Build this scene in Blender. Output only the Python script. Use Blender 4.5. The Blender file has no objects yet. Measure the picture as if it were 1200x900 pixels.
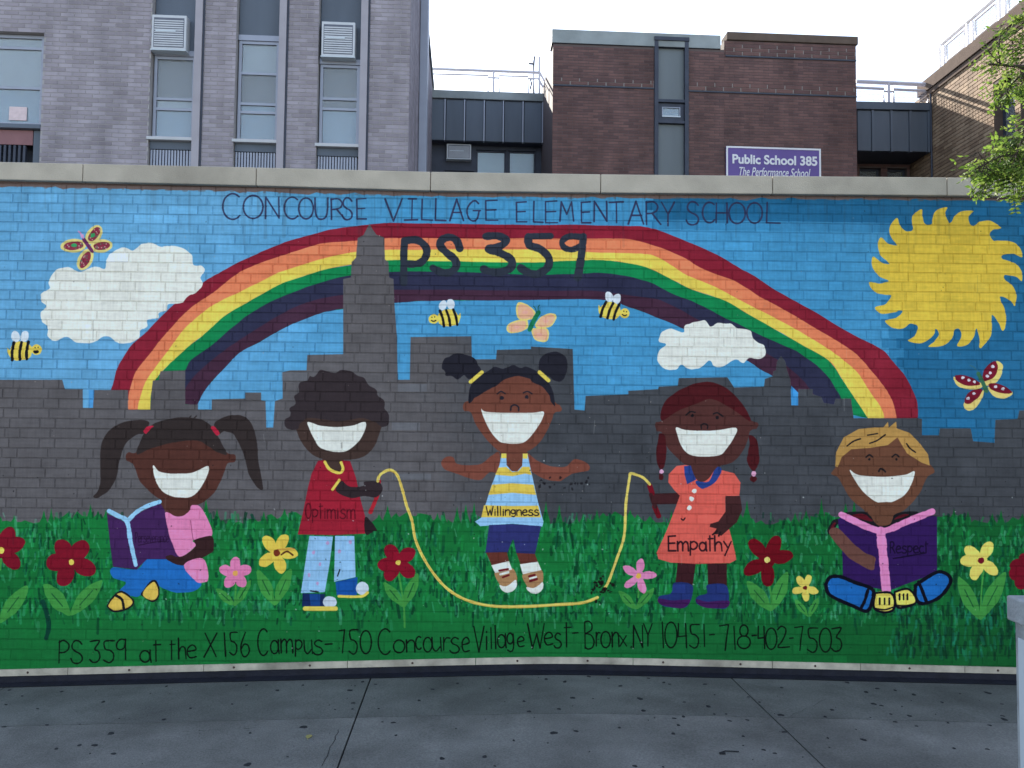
import bpy, bmesh, math, random
import numpy as np
from mathutils import Vector, Matrix

# ------------------------------------------------------------------ camera, sky, sun
scene = bpy.context.scene
COL = scene.collection
F_PX, EYE, WALL_Y = 940.0, 1.66, 5.46
YAW, PITCH, ROLL = math.radians(0.77), math.radians(2.8), math.radians(0.6)
fwd = np.array([math.sin(YAW)*math.cos(PITCH), math.cos(YAW)*math.cos(PITCH), math.sin(PITCH)])
rgt = np.array([math.cos(YAW), -math.sin(YAW), 0.0])
upv = np.cross(rgt, fwd)
EU = rgt*math.cos(ROLL)+upv*math.sin(ROLL)
EV = -rgt*math.sin(ROLL)+upv*math.cos(ROLL)
EYEP = np.array([0, 0, EYE])

cam_data = bpy.data.cameras.new('camera')
cam = bpy.data.objects.new('camera', cam_data)
COL.objects.link(cam)
cam_data.sensor_width = 36.0
cam_data.lens = 36.0*F_PX/1200.0
cam_data.clip_start = 0.05
cam_data.clip_end = 2000
M = Matrix.Identity(4)
for i in range(3):
    M[i][0] = EU[i]; M[i][1] = EV[i]; M[i][2] = -fwd[i]; M[i][3] = EYEP[i]
cam.matrix_world = M
scene.camera = cam

def ray(x, y):
    return EU*((x-600)/F_PX)+EV*((450-y)/F_PX)+fwd

sd = ray(333, -80); sd = sd/np.linalg.norm(sd)          # where the sun stands, just behind the roof
SUN_EL = math.asin(sd[2]); SUN_AZ = math.atan2(sd[0], sd[1])
world = bpy.data.worlds.new("World"); scene.world = world
world.use_nodes = True
wn = world.node_tree; wn.nodes.clear()
sky = wn.nodes.new('ShaderNodeTexSky'); sky.sky_type = 'NISHITA'; sky.sun_disc = False
sky.sun_elevation = SUN_EL; sky.sun_rotation = SUN_AZ
sky.air_density = 1.0; sky.dust_density = 0.35; sky.ozone_density = 1.2
bg = wn.nodes.new('ShaderNodeBackground'); bg.inputs[1].default_value = 0.12
wo = wn.nodes.new('ShaderNodeOutputWorld')
hz = wn.nodes.new('ShaderNodeHueSaturation'); hz.inputs['Saturation'].default_value = 0.68   # thin milky summer sky
wn.links.new(sky.outputs[0], hz.inputs['Color']); wn.links.new(hz.outputs[0], bg.inputs[0]); wn.links.new(bg.outputs[0], wo.inputs[0])
sun_data = bpy.data.lights.new('sun', 'SUN'); sun_data.energy = 5.0; sun_data.angle = math.radians(0.5)
sun_data.color = (1.0, 0.93, 0.82)
sun = bpy.data.objects.new('sun', sun_data); COL.objects.link(sun)
sun.rotation_euler = Vector(sd).to_track_quat('Z', 'Y').to_euler()
scene.view_settings.view_transform = 'Standard'
scene.view_settings.look = 'None'
scene.view_settings.gamma = 1.0
scene.view_settings.exposure = 1.75
scene.render.resolution_x, scene.render.resolution_y = 1024, 768
try:
    scene.render.engine = 'CYCLES'
    scene.cycles.max_bounces = 5; scene.cycles.transmission_bounces = 4; scene.cycles.diffuse_bounces = 3
except Exception:
    pass

random.seed(7)
rng = np.random.default_rng(11)

# ------------------------------------------------------------------ measuring helpers
def on_y(x, y, Y):                       # picture point -> point on the vertical plane Y = const
    d = ray(x, y); t = Y/d[1]; return EYEP+d*t
def on_z(x, y, Z):
    d = ray(x, y); t = (Z-EYE)/d[2]; return EYEP+d*t
def wall_xz(x, y):
    p = on_y(x, y, WALL_Y); return p[0], p[2]

# ------------------------------------------------------------------ the mural, painted in wall metres
TX0, TX1, TZ0, TZ1 = -4.0, 4.2, -0.25, 3.35
RES = 400.0
TW, TH = int((TX1-TX0)*RES), int((TZ1-TZ0)*RES)
#PAINT-BEGIN
PXM = WALL_Y/F_PX*RES                    # texture pixels per picture pixel
canvas = np.zeros((TH, TW, 3), np.float32)
ORG = [0.0, 0.0, 1.0]
def Z(ox, oy, s=4.0): ORG[:] = [ox, oy, s]
def conv(pts):
    out = []
    for (x, y) in pts:
        X, z = wall_xz(ORG[0]+x/ORG[2], ORG[1]+y/ORG[2])
        out.append(((X-TX0)*RES, (z-TZ0)*RES))
    return np.array(out)
def spline(p, closed=True, n=6):
    N = len(p); out = []
    rngN = range(N if closed else N-1)
    for i in rngN:
        if closed: a, b, c, d = p[i-1], p[i], p[(i+1) % N], p[(i+2) % N]
        else: a, b, c, d = p[max(i-1, 0)], p[i], p[i+1], p[min(i+2, N-1)]
        for k in range(n):
            t = k/n
            out.append(0.5*((2*b)+(c-a)*t+(2*a-5*b+4*c-d)*t*t+(3*b-a-3*c+d)*t**3))
    if not closed: out.append(p[-1])
    return np.array(out)
def wobble(p, a):
    n = len(p)
    if n < 8 or a <= 0: return p
    w = rng.normal(0, a, (n, 2)); w = (w+np.roll(w, 1, 0)+np.roll(w, -1, 0))/1.8
    return p+w
def blend(y0, y1, x0, x1, cov, col, al=1.0):
    c = np.array(col, np.float32)
    a = (cov*al)[..., None]
    canvas[y0:y1, x0:x1] = canvas[y0:y1, x0:x1]*(1-a)+c*a
def coverage(p):
    SS = 3
    y0 = max(int(p[:, 1].min())-1, 0); y1 = min(int(p[:, 1].max())+2, TH)
    x0 = max(int(p[:, 0].min())-1, 0); x1 = min(int(p[:, 0].max())+2, TW)
    if y1 <= y0 or x1 <= x0: return None
    cov = np.zeros((y1-y0, x1-x0), np.float32)
    q = np.roll(p, -1, 0)
    ax, ay, bx, by = p[:, 0], p[:, 1], q[:, 0], q[:, 1]
    W = x1-x0
    for r in range(y1-y0):
        for s in range(SS):
            yy = y0+r+(s+0.5)/SS
            m = (ay <= yy) != (by <= yy)
            if not m.any(): continue
            xs = np.sort(ax[m]+(yy-ay[m])/(by[m]-ay[m])*(bx[m]-ax[m]))-x0
            for k in range(0, len(xs)-1, 2):
                l, h = max(xs[k], 0.0), min(xs[k+1], float(W))
                if h <= l: continue
                li, hi = int(l), int(h)
                if li == hi: cov[r, li] += (h-l)
                else:
                    cov[r, li] += li+1-l
                    cov[r, li+1:hi] += 1
                    if hi < W: cov[r, hi] += h-hi
    return y0, y1, x0, x1, cov/SS
def P(col, pts, smooth=True, wob=0.5, al=1.0):
    p = conv(pts)
    if smooth: p = spline(p)
    p = wobble(p, wob)
    r = coverage(p)
    if r: blend(r[0], r[1], r[2], r[3], r[4], col, al)
def stroke_px(p, w, col, al=1.0, wvar=0.0):
    """p in texture pixels, w = width in texture pixels"""
    x0 = max(int(p[:, 0].min()-w-2), 0); x1 = min(int(p[:, 0].max()+w+3), TW)
    y0 = max(int(p[:, 1].min()-w-2), 0); y1 = min(int(p[:, 1].max()+w+3), TH)
    if x1 <= x0 or y1 <= y0: return
    cov = np.zeros((y1-y0, x1-x0), np.float32)
    for i in range(len(p)-1):
        a, b = p[i], p[i+1]
        ww = w*(1+wvar*rng.uniform(-1, 1))
        sx0 = max(int(min(a[0], b[0])-ww-2), x0); sx1 = min(int(max(a[0], b[0])+ww+3), x1)
        sy0 = max(int(min(a[1], b[1])-ww-2), y0); sy1 = min(int(max(a[1], b[1])+ww+3), y1)
        if sx1 <= sx0 or sy1 <= sy0: continue
        gx, gy = np.meshgrid(np.arange(sx0, sx1)+0.5, np.arange(sy0, sy1)+0.5)
        d = b-a; L2 = max(float(d@d), 1e-6)
        t = np.clip(((gx-a[0])*d[0]+(gy-a[1])*d[1])/L2, 0, 1)
        dist = np.hypot(gx-(a[0]+t*d[0]), gy-(a[1]+t*d[1]))
        c = np.clip(ww/2-dist+0.5, 0, 1)
        sub = cov[sy0-y0:sy1-y0, sx0-x0:sx1-x0]
        np.maximum(sub, c, out=sub)
    blend(y0, y1, x0, x1, cov, col, al)
def S(col, pts, w, smooth=True, al=1.0, wvar=0.12):
    """w in picture pixels"""
    p = conv(pts)
    if smooth and len(p) > 2: p = spline(p, False, 5)
    stroke_px(p, w*PXM, col, al, wvar)
def E(col, x, y, rx, ry, rot=0, wob=0.5, al=1.0, n=22):
    a = math.radians(rot)
    pts = [(x+rx*math.cos(t)*math.cos(a)-ry*math.sin(t)*math.sin(a),
            y+rx*math.cos(t)*math.sin(a)+ry*math.sin(t)*math.cos(a)) for t in np.linspace(0, 2*math.pi, n, endpoint=False)]
    P(col, pts, False, wob, al)
def noise2(cell, oct=3):
    """smooth value noise about 0, cell in texture pixels"""
    out = np.zeros((TH, TW), np.float32); amp = 1.0; tot = 0
    for o in range(oct):
        c = max(cell/2**o, 1.5)
        gh, gw = int(TH/c)+3, int(TW/c)+3
        g = rng.uniform(-1, 1, (gh, gw)).astype(np.float32)
        yy = np.arange(TH)/c; xx = np.arange(TW)/c
        yi = yy.astype(int); xi = xx.astype(int)
        fy = (yy-yi)[:, None]; fx = (xx-xi)[None, :]
        fy = fy*fy*(3-2*fy); fx = fx*fx*(3-2*fx)
        v = g[yi][:, xi]*(1-fy)*(1-fx)+g[yi+1][:, xi]*fy*(1-fx)+g[yi][:, xi+1]*(1-fy)*fx+g[yi+1][:, xi+1]*fy*fx
        out += v*amp; tot += amp; amp *= 0.55
    return out/tot

# stroke letters: unit box, x right, y up, baseline 0
def arc(cx, cy, rx, ry, a0, a1, n=10):
    return [(cx+rx*math.cos(math.radians(a0+(a1-a0)*i/n)), cy+ry*math.sin(math.radians(a0+(a1-a0)*i/n))) for i in range(n+1)]
FONT = {
 'C': [arc(.55, .5, .55, .5, 50, 315, 14)], 'O': [arc(.5, .5, .5, .5, 95, 455, 18)],
 'N': [[(0, 0), (.02, 1), (1, .02), (.97, 1)]], 'U': [[(0, 1), (.03, .35), (.2, .05), (.5, -.02), (.82, .08), (.97, .4), (1, 1)]],
 'R': [[(.02, 0), (0, 1)], [(0, .97), (.5, 1.0), (.78, .82), (.7, .6), (.4, .5), (.05, .48)], [(.4, .5), (.7, .25), (1, 0)]],
 'S': [[(.92, .85), (.7, .98), (.35, 1), (.12, .85), (.12, .66), (.4, .52), (.75, .42), (.95, .25), (.85, .06), (.5, -.02), (.15, .04), (0, .2)]],
 'E': [[(.95, 1), (0, .97), (.02, 0), (1, 0)], [(.03, .5), (.85, .52)]],
 'V': [[(0, 1), (.5, 0), (1, 1)]], 'I': [[(.3, 1), (.9, 1)], [(.6, 1), (.55, 0)], [(0, 0), (1, .02)]],
 'L': [[(.05, 1), (0, .02), (1, 0)]], 'A': [[(0, 0), (.5, 1), (1, 0)], [(.2, .38), (.85, .38)]],
 'G': [[(.9, .85), (.6, 1), (.2, .8), (0, .5), (.15, .12), (.5, -.02), (.8, .1), (.95, .48)], [(.5, .5), (1.05, .5)]],
 'M': [[(0, 0), (.1, 1), (.5, .35), (.85, 1), (1, 0)]], 'T': [[(0, .97), (1, 1)], [(.5, 1), (.52, 0)]],
 'Y': [[(0, 1), (.5, .5)], [(1, 1), (.5, .48), (.5, 0)]], 'H': [[(.03, 1), (0, 0)], [(.97, 1), (1, 0)], [(0, .5), (1, .5)]],
 'P': [[(0, 0), (.05, 1)], [(.03, .93), (.45, 1.02), (.95, .85), (.9, .62), (.5, .48), (.05, .47)]],
 'X': [[(.08, 1), (.95, .02)], [(1, 1), (0, 0)]], 'B': [[(.05, 0), (0, .97)], [(0, .97), (.4, 1), (.75, .88), (.7, .68), (.1, .55)], [(.1, .55), (.7, .48), (1, .25), (.8, .04), (.35, -.02), (.03, .05)]],
 'W': [[(0, 1), (.3, 0), (.55, .6), (.75, .02), (1, 1)]],
 '3': [[(.05, .97), (.95, 1), (.5, .62), (.85, .5), (1, .25), (.75, .03), (.3, 0), (0, .12)]],
 '5': [[(1, 1), (.12, .97), (.18, .62), (.6, .55), (.92, .38), (.85, .1), (.5, -.02), (0, .1)]],
 '9': [[(.95, .95), (.5, 1), (.1, .82), (.08, .58), (.4, .48), (.8, .58), (.93, .8)], [(.95, 1), (.97, 0)]],
 '1': [[(.4, 1), (.6, 0)]], '6': [[(.55, 1), (.15, .62), (0, .3), (.25, .02), (.65, 0), (1, .2), (.85, .45), (.4, .5), (.05, .3)]],
 '7': [[(0, .95), (.95, 1), (.75, .5), (.6, 0)]], '0': [arc(.5, .5, .5, .5, 95, 455, 16)],
 '4': [[(.16, 1), (.12, .46), (.98, .5)], [(.88, 1), (.98, 0)]],
 '8': [arc(.5, .76, .32, .24, -80, 280, 12), arc(.5, .27, .5, .27, 95, 455, 12)],
 '2': [[(0, .85), (.3, 1), (.65, .9), (.65, .65), (.35, .3), (.05, .02), (1, .04)]],
 '-': [[(0, .5), (1, .55)]], '.': [[(.4, 0), (.5, .05)]],
 'a': [arc(.45, .45, .45, .45, 60, 420, 12), [(.9, .95), (.92, .4), (1, 0)]], 't': [[(.3, 1), (.35, 0)], [(0, .8), (1, .82)]],
 'h': [[(0, 1), (.05, 0)], [(.05, .35), (.4, .58), (.85, .5), (1, 0)]], 'e': [[(.05, .5), (.9, .62), (.85, .9), (.5, 1), (.1, .75), (.05, .35), (.35, .02), (1, .1)]],
 'm': [[(0, 1), (.03, 0)], [(.03, .7), (.25, .98), (.45, .8), (.48, 0)], [(.48, .7), (.72, .98), (.93, .8), (1, 0)]],
 'p': [[(.05, 1), (0, -.45)], [(.05, .85), (.5, 1), (.95, .75), (.85, .35), (.4, .15), (.05, .3)]],
 'u': [[(0, 1), (.1, .25), (.45, 0), (.85, .3)], [(.9, 1), (1, 0)]], 's': [[(.9, .9), (.5, 1), (.15, .8), (.3, .6), (.8, .45), (1, .2), (.7, 0), (.25, 0), (0, .15)]],
 'o': [arc(.5, .5, .5, .5, 95, 455, 14)], 'n': [[(0, 1), (.05, 0)], [(.05, .7), (.45, .98), (.9, .85), (1, 0)]],
 'c': [arc(.55, .5, .55, .5, 60, 310, 10)], 'r': [[(.1, 1), (.1, 0)], [(.1, .6), (.45, .95), (1, .95)]],
 'i': [[(.5, .75), (.5, 0)], [(.5, 1), (.5, 1.04)]], 'l': [[(.4, 1), (.55, 0)]],
 'g': [arc(.45, .65, .45, .35, 60, 420, 12), [(.9, .95), (.95, .1), (.6, -.2), (.1, -.1)]],
 'x': [[(0, 1), (1, 0)], [(.95, 1), (.05, 0)]], 'v': [[(0, 1), (.5, 0), (1, 1)]], 'y': [[(0, 1), (.5, .4)], [(1, 1), (.15, -.5)]],
}
def letter(ch, x0, x1, ytop, ybot, w, col, al=1.0):
    for st in FONT[ch]:
        pts = [(x0+px*(x1-x0), ybot+(ytop-ybot)*py) for px, py in st]
        sharp = ch in 'NVAMTXWLEHIYx147vyl'
        S(col, pts, w, smooth=not sharp, al=al, wvar=0.18)
def word(txt, x0, x1, y0, y1, w, col, hi='hltdbkf', al=1.0):
    """small lower-case word spread evenly; tall letters rise above the x-height"""
    wid = {'i': .35, 'l': .35, 't': .6, 'm': 1.5, 'w': 1.4, 'W': 1.5}
    tot = sum(wid.get(c, 1.0) for c in txt)+0.25*(len(txt)-1)
    u = (x1-x0)/tot; x = x0
    xh = y1-(y1-y0)*0.62
    for c in txt:
        cw = wid.get(c, 1.0)*u
        top = y0 if (c.isupper() or c in hi) else xh
        letter(c, x, x+cw, top, y1, w, col, al)
        x += cw+0.25*u

# ---- colours as they read in daylight shade
SKYB = (76, 148, 188); GREY = (98, 92, 92); WHITE = (236, 231, 217); BLACK = (28, 26, 30)
RED = (138, 36, 52); ORG_ = (234, 132, 92); YEL = (240, 208, 92); GRN = (24, 132, 76); IND = (50, 50, 72); VIO = (72, 44, 60)
canvas[:] = SKYB
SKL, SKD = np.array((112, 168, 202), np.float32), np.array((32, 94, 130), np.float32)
n_big, n_mid, n_fine = noise2(300), noise2(60), noise2(8, 2)
# paler left is painted lens flare; deeper coat at right and top, partly vignette
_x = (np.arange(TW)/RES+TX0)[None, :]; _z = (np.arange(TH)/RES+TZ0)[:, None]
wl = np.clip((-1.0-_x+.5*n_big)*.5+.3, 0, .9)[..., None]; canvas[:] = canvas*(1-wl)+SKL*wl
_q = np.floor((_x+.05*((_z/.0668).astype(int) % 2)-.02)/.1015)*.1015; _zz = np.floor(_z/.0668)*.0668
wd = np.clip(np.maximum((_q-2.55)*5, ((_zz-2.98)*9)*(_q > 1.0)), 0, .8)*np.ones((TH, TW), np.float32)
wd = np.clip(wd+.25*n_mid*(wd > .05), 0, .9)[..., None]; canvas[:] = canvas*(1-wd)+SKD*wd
BLUE0 = canvas.copy()
# ---- rainbow
B0 = [(130,457),(138,430),(153,406),(175,385),(200,360),(220,345),(240,330),(265,315),(300,298),(340,282),(375,272),(412,265.5),(450,261.5),(500,262),(600,263.5),(700,264),(750,265.5),(772,270),(800,281),(840,299),(875,319),(905,337.5),(950,362.5),(1000,392.5),(1030,407.5),(1047,424),(1060,440),(1072,465),(1076,490)]
B1 = [(150,480),(151,460),(160,435),(175,415),(190,396),(207,377),(225,360),(250,342),(275,322.5),(300,310),(335,297.5),(375,286),(417,282),(450,279.5),(500,279),(612,279.5),(667,280),(700,279.5),(737,280.5),(770,289),(800,301),(825,316),(860,329),(887,346),(925,366),(960,387.5),(1000,412.5),(1017,430),(1035,452),(1046,470),(1051,490)]
B2 = [(161,480),(165,462),(175,440),(201,405),(220,381),(250,357.5),(275,345),(300,333),(325,320),(350,312),(375,304),(417,295),(450,293),(500,292.5),(600,292.5),(650,292.5),(700,296),(750,297),(770,301),(785,310),(805,322.5),(840,337.5),(875,356),(912,375),(950,396),(975,412),(987,421),(1005,437),(1020,460),(1032,477),(1036,490)]
B3 = [(176,480),(177,462),(181,446),(196,429),(222,405),(240,391),(262,371),(282,359),(325,335),(360,322),(400,312),(455,305),(500,306),(550,307),(625,307.5),(657,306),(700,305),(730,307.5),(762,315),(787,327.5),(812,340),(850,352.5),(875,367.5),(917,391),(937,403),(970,422),(985,442),(1000,465),(1017,490)]
B4 = [(200,470),(208,450),(217,434),(225,421),(250,403),(275,381),(300,363),(325,350),(350,340),(375,331),(412,322),(455,319),(500,318),(540,319),(625,322),(675,321),(700,320),(732,323),(762,331),(787,344),(810,352.5),(840,367.5),(875,385),(912,402),(937,414),(965,436),(982,460),(990,475),(1000,490)]
B5 = [(217,474),(217,456),(232,436),(262,411),(300,386),(350,358),(402,345),(450,340),(550,340),(650,341),(700,341),(750,348),(775,352),(810,370),(850,391),(900,415),(935,440),(955,465),(965,490)]
B6 = [(231,475),(240,457),(262,432),(282,412),(300,403),(337,382),(375,367),(402,362),(462,355),(512,352),(575,352),(700,351),(737,360),(770,372),(800,385),(850,410),(875,422),(890,432),(907,442),(935,462),(945,475)]
Z(0, 0, 1)
def band(a, b, col, w=0.8):
    pa = spline(conv(a), False, 6); pb = spline(conv(b), False, 6)
    p = np.vstack([wobble(pa, w), wobble(pb, w)[::-1]])
    r = coverage(p)
    if r: blend(*r[:4], r[4], col)
band(B0, B3, RED); band(B1, B3, ORG_, .6); band(B2, B3, YEL, .6); band(B3, B6, GRN, .5); band(B4, B6, IND, .6); band(B5, B6, VIO, .6)
P((84, 152, 202), [(104,457),(150,458),(149,484),(104,484)], False, 0)
P((70, 145, 198), [(927,452),(936,461),(936,480),(926,480)], False, 0)
# ---- grey skyline
SKYL = [(-60,445),(73,445),(76,456),(97,456),(97,478),(109,478),(110,457),(150,457),(150,480),(176,480),(177,462),(179,446),(186,445),(188,435),(217,434),(217,474),(232,474),(232,480),(248,480),(248,468),(287,467),(287,460),(306,460),(306,469),(311,470),(312,501),(320,501),(322,470),(331,467),(331,436),(340,434),(359,434),(360,416),(402,415),(402,327),(411,325),(412,307),(417,302),(419,279),(426,275),(430,267),(433,262),(436,268),(441,275),(450,278),(451,304),(455,307),(456,325),(461,327),(462,355),(465,395),(466,445),(480,445),(481,395),(552,394),(553,421),(581,421),(582,410),(622,409),(622,406),(671,409),(673,480),(685,481),(686,464),(736,462),(736,458),(771,456),(772,453),(794,452),(795,443),(852,442),(860,454),(895,453),(896,444),(905,441),(906,435),(909,434),(910,424),(915,417),(920,424),(922,434),(926,445),(927,475),(935,475),(935,456),(952,456),(952,462),(962,465),(965,472),(977,474),(979,467),(997,467),(1000,490),(1076,490),(1080,491),(1080,510),(1100,510),(1101,502),(1137,502),(1140,517),(1165,519),(1166,492),(1192,491),(1194,481),(1260,480),(1260,650),(-60,650)]
P(GREY, SKYL, False, 0)
gy = (np.arange(TH)[:, None]); gx = (np.arange(TW)[None, :])
isgrey = (np.abs(canvas-np.array(GREY, np.float32)).sum(2) < 6)
# darker repaint over the right two thirds, loose edge
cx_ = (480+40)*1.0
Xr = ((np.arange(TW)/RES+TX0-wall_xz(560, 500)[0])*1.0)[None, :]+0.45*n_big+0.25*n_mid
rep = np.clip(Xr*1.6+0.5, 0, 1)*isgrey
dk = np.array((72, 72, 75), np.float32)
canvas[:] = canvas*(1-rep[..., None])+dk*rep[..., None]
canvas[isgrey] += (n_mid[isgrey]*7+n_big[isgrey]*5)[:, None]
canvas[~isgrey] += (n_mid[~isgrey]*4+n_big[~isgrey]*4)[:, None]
# ---- bricks picked out in lighter grey
for (bx0, by0, bx1, by1) in ((466,450,500,459),(459,495,492,504),(459,555,505,562),(330,436,360,446)):
    P((112,112,116), [(bx0,by0),(bx1,by0),(bx1,by1),(bx0,by1)], False, 0, 0.55)
# ---- grass
gtop = []
xx = -60
while xx < 1260:
    base = 612+4*math.sin(xx*0.05)
    if random.random() < 0.24:
        h = random.uniform(10, 27); w = random.uniform(7, 11)
        gtop += [(xx, base-3), (xx+w*0.3, base-h*0.55), (xx+w*0.5, base-h), (xx+w*0.7, base-h*0.5), (xx+w, base-2)]
        xx += w
    else:
        gtop += [(xx, base-random.uniform(0, 9))]; xx += random.uniform(3, 7)
P((26, 114, 54), gtop+[(1260,900),(-60,900)], False, 0)
vign_x = np.clip(((np.arange(TW)/RES+TX0)-0.6)/3.2, 0, 1)[None, :]  # grass dimmed towards the right, the lens vignette put into the paint
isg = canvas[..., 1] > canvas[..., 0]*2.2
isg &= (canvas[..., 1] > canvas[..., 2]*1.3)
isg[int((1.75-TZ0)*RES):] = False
canvas[isg] *= (1-0.20*np.broadcast_to(vign_x, isg.shape)[isg]+0.08*n_big[isg]+0.07*n_mid[isg])[:, None]
GS = [((40,150,82),.6),((66,168,116),.45),((8,62,36),.7),((26,132,58),.6),((12,84,56),.6),((110,190,150),.35),((6,46,32),.6)]
for k in range(7200):
    x = rng.uniform(-50, 1250); y = 600+130*rng.random()**0.9
    col, al = GS[rng.integers(len(GS))]
    if y > 720 and rng.random() < 0.85: continue
    L = rng.uniform(3, 9)*(2.0 if rng.random() < .25 else 1); dx = rng.normal(0, 1.4)
    if math.sin(x*.043+y*.09)+math.sin(x*.017-y*.06+2)+rng.normal(0, .9) < -1.0: continue
    a = np.array(wall_xz(x, y)); b = np.array(wall_xz(x+dx, y+L))
    p = np.array([((a[0]-TX0)*RES, (a[1]-TZ0)*RES), ((b[0]-TX0)*RES, (b[1]-TZ0)*RES)])
    stroke_px(p, rng.uniform(1.2, 3.6)*PXM, col, al*rng.uniform(.5, 1.1))
for k in range(260):
    x = rng.uniform(1040, 1200); y = rng.uniform(700, 765)
    S((8,44,34) if rng.random() < .7 else (40,140,110), [(x,y),(x+rng.normal(0,1.5),y+rng.uniform(6,15))], rng.uniform(1.5,4), False, rng.uniform(.2,.55))
S((8,52,46), [(50,705),(55,720),(57,735),(54,748)], 5, True, .8)
P((60,68,98), [(1262,700),(1262,700),(1262,701)], False, 0)

# ---- clouds and the sun
Z(0, 180)
P(WHITE, [(490,540),(440,530),(380,555),(320,532),(260,550),(228,600),(232,632),(195,655),(192,690),(215,715),(190,745),(195,785),(222,810),(225,855),(255,878),(310,858),(360,885),(430,887),(498,855),(550,885),(610,888),(650,865),(655,830),(690,810),(690,780),(740,770),(745,745),(780,735),(790,705),(850,700),(880,670),(915,655),(952,615),(940,580),(960,550),(945,528),(905,520),(900,480),(860,445),(800,432),(755,437),(710,418),(660,425),(622,455),(580,440),(530,460),(500,495)], True, 0.8)
Z(700, 380)
P(WHITE, [(400,38),(350,22),(300,40),(290,80),(320,95),(285,130),(285,180),(320,210),(365,212),(390,190),(430,210),(480,205),(525,172),(545,195),(585,200),(640,165),(680,178),(715,158),(760,162),(787,140),(780,100),(730,70),(715,30),(660,18),(620,-2),(560,-5),(530,12),(500,-20),(440,-8),(410,10)], True, 0.8)
Z(900, 200)
SUNP = [(735,250),(765,250),(770,220),(790,185),(838,172),(830,200),(845,240),(858,240),(875,210),(910,190),(962,188),(940,215),(945,250),(965,258),(990,240),(1040,235),(1087,262),(1085,272),(1050,278),(1038,300),(1055,328),(1075,328),(1130,330),(1175,355),(1190,405),(1150,390),(1100,395),(1095,412),(1120,420),(1165,440),(1188,475),(1187,517),(1160,497),(1110,490),(1108,510),(1140,535),(1163,580),(1160,615),(1153,635),(1135,610),(1090,590),(1087,605),(1105,640),(1115,690),(1110,735),(1097,750),(1080,715),(1055,680),(1045,685),(1048,740),(1040,780),(1000,828),(988,826),(990,790),(975,740),(965,775),(935,815),(885,822),(905,780),(898,745),(875,745),(860,785),(820,820),(752,825),(780,800),(800,765),(785,742),(775,770),(730,805),(685,808),(655,795),(685,775),(700,730),(668,718),(630,740),(580,735),(548,703),(600,690),(630,662),(612,655),(590,665),(530,670),(500,640),(550,625),(575,585),(540,582),(495,565),(473,523),(520,530),(560,520),(558,512),(520,495),(487,450),(487,408),(497,405),(530,430),(565,438),(558,425),(525,395),(513,350),(527,313),(560,340),(598,352),(600,345),(575,310),(568,265),(602,222),(620,260),(650,285),(678,275),(672,225),(690,195),(722,182),(722,215)]
P((226,190,72), SUNP, True, 0.4)
for k in range(14):
    E((190,166,60) if k % 2 else (228,196,84), 840+rng.uniform(-200,200), 490+rng.uniform(-190,190), rng.uniform(20,60), rng.uniform(8,25), rng.uniform(-20,20), 1, .16)
# ---- heading
TCOL = (52, 50, 78)
for ch, a, b, t, l in [('C',261,282,227,257),('O',285,308,229,256),('N',311,327,231,256),('C',333,350,231,256.5),('O',350,367,232,256.5),('U',369,384,232,256.5),('R',388,404,233,257),('S',401,413,232,257),('E',418,429,232.5,256.5),
    ('V',451,471,233,259),('I',474,489,233,258),('L',494,507,233.5,258),('L',510,522,233,258.5),('A',527,543,233.5,258.5),('G',547,562,235,258.5),('E',569,583,234.5,258),
    ('E',605,617,236.5,260),('L',625,636,236,260.5),('E',639,653,235.5,261),('M',656,672,236.5,259),('E',681,692,236.5,261),('N',696,711,236,259.5),('T',714,730,236.5,261),('A',736,754,236,262.5),('R',757,774,236.5,263),('Y',775,790,237,264.5),
    ('S',804,819,236.5,263),('C',823,838,237,261),('H',839,852,238,261),('O',854,873,237.5,262),('O',875,893,237.5,261.5),('L',898,914,237.5,261.5)]:
    Z(0, 0, 1); letter(ch, a, b, t, l, 2.0, TCOL, 0.9)
PC = (50, 54, 64)
S(PC, [(474,282),(473,300),(473,331)], 9, True)
S(PC, [(474,282),(489,281.5),(499,290),(499,300),(491,308.5),(474,309.5)], 8.6)
S(PC, [(538.5,291),(535,282),(527,278),(518,281),(516,288),(523,296),(533,304.5),(534,313),(527,319),(517,319),(507,314)], 8.8)
S(PC, [(569,277),(583,276.5),(593,281.5),(585,289),(572,292),(585,296),(599,304.5),(598,314),(585,319),(573,318),(566,315)], 9)
S(PC, [(645,276.5),(619,277)], 7.5, False); S(PC, [(619,277),(620,287),(633,292),(643,302.5),(641,314),(629,321),(618,319),(610,314)], 9)
S(PC, [(683,278),(667,277),(658.5,283),(661,290),(670,292.5),(681,288)], 7); S(PC, [(683.5,277),(681,300),(677,325)], 9)
# ---- butterflies and bees
Z(0, 180)
for cx, cy, rx, ry, rt in ((440,380,52,33,-52),(345,432,62,32,-4),(475,433,52,32,-6),(400,497,54,33,-62)):
    E((226,206,128), cx, cy, rx, ry, rt)
for cx, cy, rx, ry, rt in ((442,378,40,20,-52),(345,432,48,20,-4),(477,433,38,19,-6),(399,498,42,20,-62)):
    E((138,52,68), cx, cy, rx, ry, rt)
    for k in range(14):
        t = rng.uniform(0, 6.3); r = rng.uniform(.3, .9); a = math.radians(rt)
        ex, ey = rx*r*math.cos(t), ry*r*math.sin(t)
        E((210,160,150) if k % 2 else (70,110,90), cx+ex*math.cos(a)-ey*math.sin(a), cy+ex*math.sin(a)+ey*math.cos(a), 3, 3, 0, 0)
E((60,150,90), 434, 382, 13, 9, -50); E((60,150,90), 347, 430, 14, 9, 0)
S((110,50,90), [(392,402),(412,430),(432,458)], 4); S((220,150,190), [(383,392),(378,375),(368,365)], 1.6); S((220,150,190), [(390,396),(388,380)], 1.4)
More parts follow.
